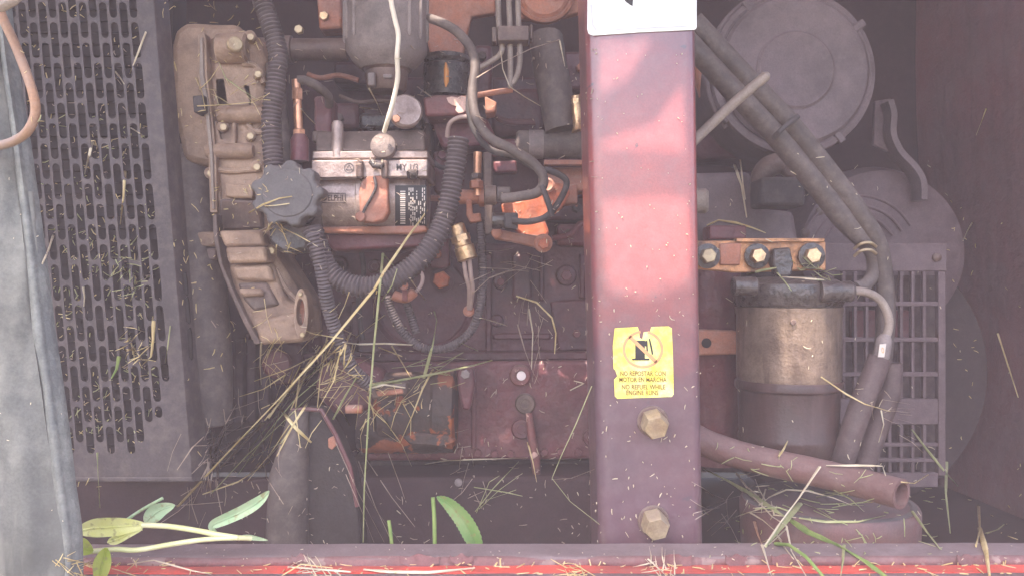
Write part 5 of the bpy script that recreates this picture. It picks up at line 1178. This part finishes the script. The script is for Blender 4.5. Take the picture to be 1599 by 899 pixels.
tuft('grass_tuft', 'wisps caught on the upper timing case', fan(380, 150, 10, 10, 60, 20, 54), 1.7, 'straw')
tuft('grass_tuft', 'knot of straw bits hanging below the filler cap', fan(436, 372, 14, 80, 80, 12, 34), 2.2, 'straw')
tuft('grass_tuft', 'criss-cross wisps on the block beside the brass sender', fan(790, 420, 9, 170, 30, 20, 60), 1.5, 'thread')
tuft('grass_tuft', 'thin brown wisps on the block left of the post', fan(836, 500, 12, 80, 40, 20, 64), 1.5, 'thread')
tuft('grass_tuft', 'matted clippings in the guard slots, lower middle', fan(215, 560, 22, 60, 120, 10, 34), 2.2, 'straw', .003)
tuft('grass_tuft', 'matted clippings in the guard slots, centre right', fan(205, 440, 20, 70, 120, 10, 34), 2.0, 'hay', .003)
tuft('grass_tuft', 'wisps at the lower right guard beside the drop hoses', fan(1404, 660, 12, 60, 80, 16, 50), 1.5, 'thread')
tuft('grass_tuft', 'dry litter on the bottom ledge beside the rubber seal', fan(150, 884, 26, 5, 60, 14, 46), 2.4, 'straw', .003)
tuft('grass_tuft', 'dry litter on the bottom ledge under the mount', fan(490, 892, 24, 200, 60, 14, 44), 2.4, 'pale', .003)
tuft('grass_tuft', 'dry litter on the bottom ledge left of the post', fan(900, 893, 20, 200, 60, 14, 40), 2.2, 'straw', .003)
tuft('grass_tuft', 'dry litter on the bottom ledge below the post', fan(1040, 892, 18, 220, 60, 14, 40), 2.4, 'pale', .003)
tuft('grass_tuft', 'long fine wisps above the starter motor', fan(670, 580, 14, 170, 40, 24, 74), 1.7, 'hay')

# leaf plant lying on the left of the sill
def leaf(mb, mid, half, d, fold=.22, wob=.0):
    """mid: centre line in photo pixels with a half width for each point; a cupped thin blade of real thickness"""
    rings = []; n = len(mid)
    for i, ((x, y), h_) in enumerate(zip(mid, half)):
        x0, y0 = mid[max(i - 1, 0)]; x1, y1 = mid[min(i + 1, n - 1)]
        tx, ty = x1 - x0, y1 - y0; l = math.hypot(tx, ty); nx, ny = -ty / l, tx / l
        dd = d[i] if isinstance(d, list) else d
        row = []
        for k in range(7):
            s = -1 + k / 3
            ww = h_ * (1 + wob * math.sin(i * 2.1 + s * 2))
            row.append(P(x + nx * s * ww, y + ny * s * ww, dd - mm(fold * ww, dd) * abs(s)))
        back = [p + V((0, .0005, 0)) for p in row]
        rings.append(row + back[::-1])
    mb.ring_loft(rings)
    mb.tube([P(x, y, (d[i] if isinstance(d, list) else d) - .0006) for i, (x, y) in enumerate(mid)], [.0011 * (1 - .7 * i / n) for i in range(n)], 6)
    return mb
def interp(pts, n=14):
    vv = [V((x, y, 0)) for x, y in pts]; out = smooth_path(vv, n); return [(p.x, p.y) for p in out]
def ht(n, w_, peak=.45, tail=.06):
    out = []
    for i in range(n):
        t = i / (n - 1); v = (t / peak) ** .75 if t < peak else ((1 - t) / (1 - peak)) ** .8
        out.append(max(tail * w_, w_ * math.sin(min(1, max(0, v)) * math.pi / 2)))
    return out
lp_ = Thing('leafy_sprig', 'fresh yellow green sprig with leaves lying across the sill at lower left', 'plant', P(260, 850, .84))
def sp(name, mb, mat, label=None): return lp_.part(name, mb, M[mat], label=label, sm=60)
D0 = .83
mb = MB(); mb.hose([(222, 819, D0), (262, 821, D0), (304, 827, D0), (340, 834, D0), (372, 839, D0)], 4.2, 10); sp('stem', mb, 'stem')
mb = MB(); mb.hose([(136, 861, D0 - .01), (180, 857, D0 - .01), (214, 858, D0 - .008), (262, 850, D0), (316, 842, D0), (366, 839, D0), (392, 840, D0 + .01)], 4.0, 10); sp('stem', mb, 'stem')
m_ = interp([(120, 829), (146, 824), (180, 822), (206, 820), (230, 819)]); mb = MB(); leaf(mb, m_, ht(len(m_), 15, .35, .12), D0, .25); sp('leaf', mb, 'leaf_y', 'broad yellow leaf')
m_ = interp([(226, 816), (238, 804), (252, 795), (273, 788)]); mb = MB(); leaf(mb, m_, ht(len(m_), 13, .4), D0 + .02, .3); sp('leaf', mb, 'leaf_g', 'small soft green leaf')
m_ = interp([(420, 766), (404, 782), (380, 797), (352, 810), (334, 818), (331, 825), (340, 832)]); mb = MB(); leaf(mb, m_, ht(len(m_), 9.5, .30, .16), D0 + .02, .5, .0); sp('leaf', mb, 'leaf_g', 'curled leaf reaching right')
m_ = interp([(166, 855), (162, 870), (158, 886), (154, 912)]); mb = MB(); leaf(mb, m_, ht(len(m_), 14, .6, .2), D0 - .03, .3); sp('leaf', mb, 'leaf_l', 'leaf hanging over the sill')
m_ = interp([(112, 848), (124, 852), (134, 856), (145, 861)]); mb = MB(); leaf(mb, m_, ht(len(m_), 14, .4, .2), D0 - .02, .3); sp('leaf', mb, 'leaf_l', 'small bright green leaf by the seal')
m_ = interp([(168, 846), (182, 842), (200, 834), (222, 826)]); mb = MB(); leaf(mb, m_, ht(len(m_), 7, .3, .2), D0, .3); sp('leaf', mb, 'leaf_y')
m_ = interp([(372, 838), (386, 838), (400, 840), (418, 843)]); mb = MB(); leaf(mb, m_, ht(len(m_), 4, .4, .2), D0 + .02, .3); sp('leaf', mb, 'leaf_g')
mb = MB(); mb.hose([(193, 814, D0 + .015), (220, 796, D0 + .015), (254, 777, D0 + .015)], 2.4, 8); sp('side_shoot', mb, 'leaf_g')
bl = Thing('bent_leaf_blade', 'single folded green leaf on a short stalk behind the middle of the sill', 'plant', P(690, 845, .95))
mb = MB(); mb.hose([(676, 776, .955), (678, 806, .955), (679, 850, .955)], 3.2, 10); bl.part('stalk', mb, M['fresh'])
m_ = interp([(682, 775), (700, 786), (722, 810), (738, 838), (750, 870)]); mb = MB(); leaf(mb, m_, ht(len(m_), 14, .68, .10), .95, .7, .05); bl.part('blade', mb, M['leaf_d'])
mb = MB(); mb.hose([(607, 812, .95), (610, 832, .95), (612, 852, .95)], 2.8, 8); single('green_shoot', mb, M['fresh'], 'short stub of green shoot rising behind the sill, middle', 'plant')

# chaff: small clippings and specks stuck on every surface the lens can see
random.seed(33)
def chaff(name, label_kind, n, region, l0, l1, w0, w1, mat, flat=True, only=None, vertical=0):
    mb = MB(); k = 0; tries = 0
    while k < n and tries < n * 9:
        tries += 1
        x = random.uniform(region[0], region[2]); y = random.uniform(region[1], region[3])
        if mnoise(V((x * .013, y * .013, 4.2))) + random.uniform(-.35, .35) < .05 and not only and region[1] < 840: continue
        l, nn, ob = hit(x, y)
        if ob is not None and ob.parent is not None and ob.parent.name.startswith('rubber_flap') and region[0] > 5: continue
        if l is None or l.y < .6 or (only and not any(q in ob.name for q in only)): continue
        a = random.uniform(0, math.pi)
        if vertical and random.random() < vertical: a = math.pi / 2 + random.uniform(-.5, .5)
        n_ = nn.normalized(); _, u, v = basis(n_)
        tdir = (u * math.cos(a) + v * math.sin(a)); L_ = (l0 + (l1 - l0) * random.random() ** 2.2) / 2 * l.y / F; r_ = random.uniform(w0, w1) / 2 * l.y / F
        tilt = n_ * random.uniform(0, .35) * L_
        bend = (u * -math.sin(a) + v * math.cos(a)) * random.gauss(0, .12) * L_
        c_ = l + n_ * (r_ + .0006)
        mb.tube([c_ - tdir * L_ + n_ * .0002, c_ + bend + tilt * .5, c_ + tdir * L_ + tilt], [r_ * .8, r_, r_ * .5], 5); k += 1
    return single(name, mb, M[mat], None, None, kind='stuff')
chaff('grass_chaff', 0, 330, (30, 0, 420, 760), 4, 18, .9, 2.0, 'straw')
chaff('grass_chaff', 0, 200, (40, 180, 270, 720), 4, 20, 1.0, 2.2, 'hay')
chaff('grass_chaff', 0, 130, (40, 60, 270, 720), 3, 12, .8, 1.6, 'thread', only=('core_block', 'cooling_fins'))
chaff('grass_chaff', 0, 90, (40, 60, 270, 720), 3, 10, .9, 2.0, 'straw', only=('core_block', 'cooling_fins'))
chaff('grass_chaff', 0, 420, (330, 60, 930, 850), 3, 14, .8, 1.8, 'thread')
chaff('grass_chaff', 0, 110, (330, 60, 930, 850), 3, 11, .9, 1.9, 'pale')
chaff('grass_chaff', 0, 100, (930, 60, 1098, 846), 1.2, 4, .9, 2.2, 'pale', only=('box_tube',))
chaff('grass_chaff', 0, 40, (930, 480, 1098, 846), 3, 10, 1.0, 2.4, 'pale', only=('box_tube',), vertical=.4)
chaff('grass_chaff', 0, 80, (1100, 240, 1500, 850), 3, 14, .8, 1.9, 'pale')
chaff('grass_chaff', 0, 90, (1100, 690, 1480, 870), 6, 30, .9, 2.0, 'hay', only=('top', 'rim', 'hose_wall', 'bay_floor'))
chaff('grass_chaff', 0, 60, (110, 848, 1599, 874), 1.5, 5, .8, 1.8, 'pale')
chaff('grass_chaff', 0, 130, (120, 878, 1599, 899), 4, 26, 1.2, 2.8, 'straw')
chaff('grass_chaff', 0, 40, (1480, 300, 1599, 850), 4, 16, .8, 1.8, 'straw')
chaff('grass_chaff', 0, 16, (0, 40, 120, 890), 2, 6, .9, 1.8, 'pale')

# ------------------------------------------------------------------ added haze volume standing in for the glare veil
hm, ht_, hb = newmat('glare veil air'); ht_.nodes.remove(hb)
vol = ht_.nodes.new('ShaderNodeVolumePrincipled'); vol.inputs['Color'].default_value = (1.0, .81, .86, 1); vol.inputs['Density'].default_value = HAZE_DENSITY; vol.inputs['Anisotropy'].default_value = 0.0
hout = [q for q in ht_.nodes if q.type == 'OUTPUT_MATERIAL'][0]; ht_.links.new(vol.outputs[0], hout.inputs['Volume'])
mb = MB(); mb.poly([V((-3.3, -2.7, -1)), V((3.3, -2.7, -1)), V((3.3, -2.7, 2.15)), V((-3.3, -2.7, 2.15))], V((0, 5.6, 0)))
single('haze', mb, hm, None, None, kind='stuff', sm=10)
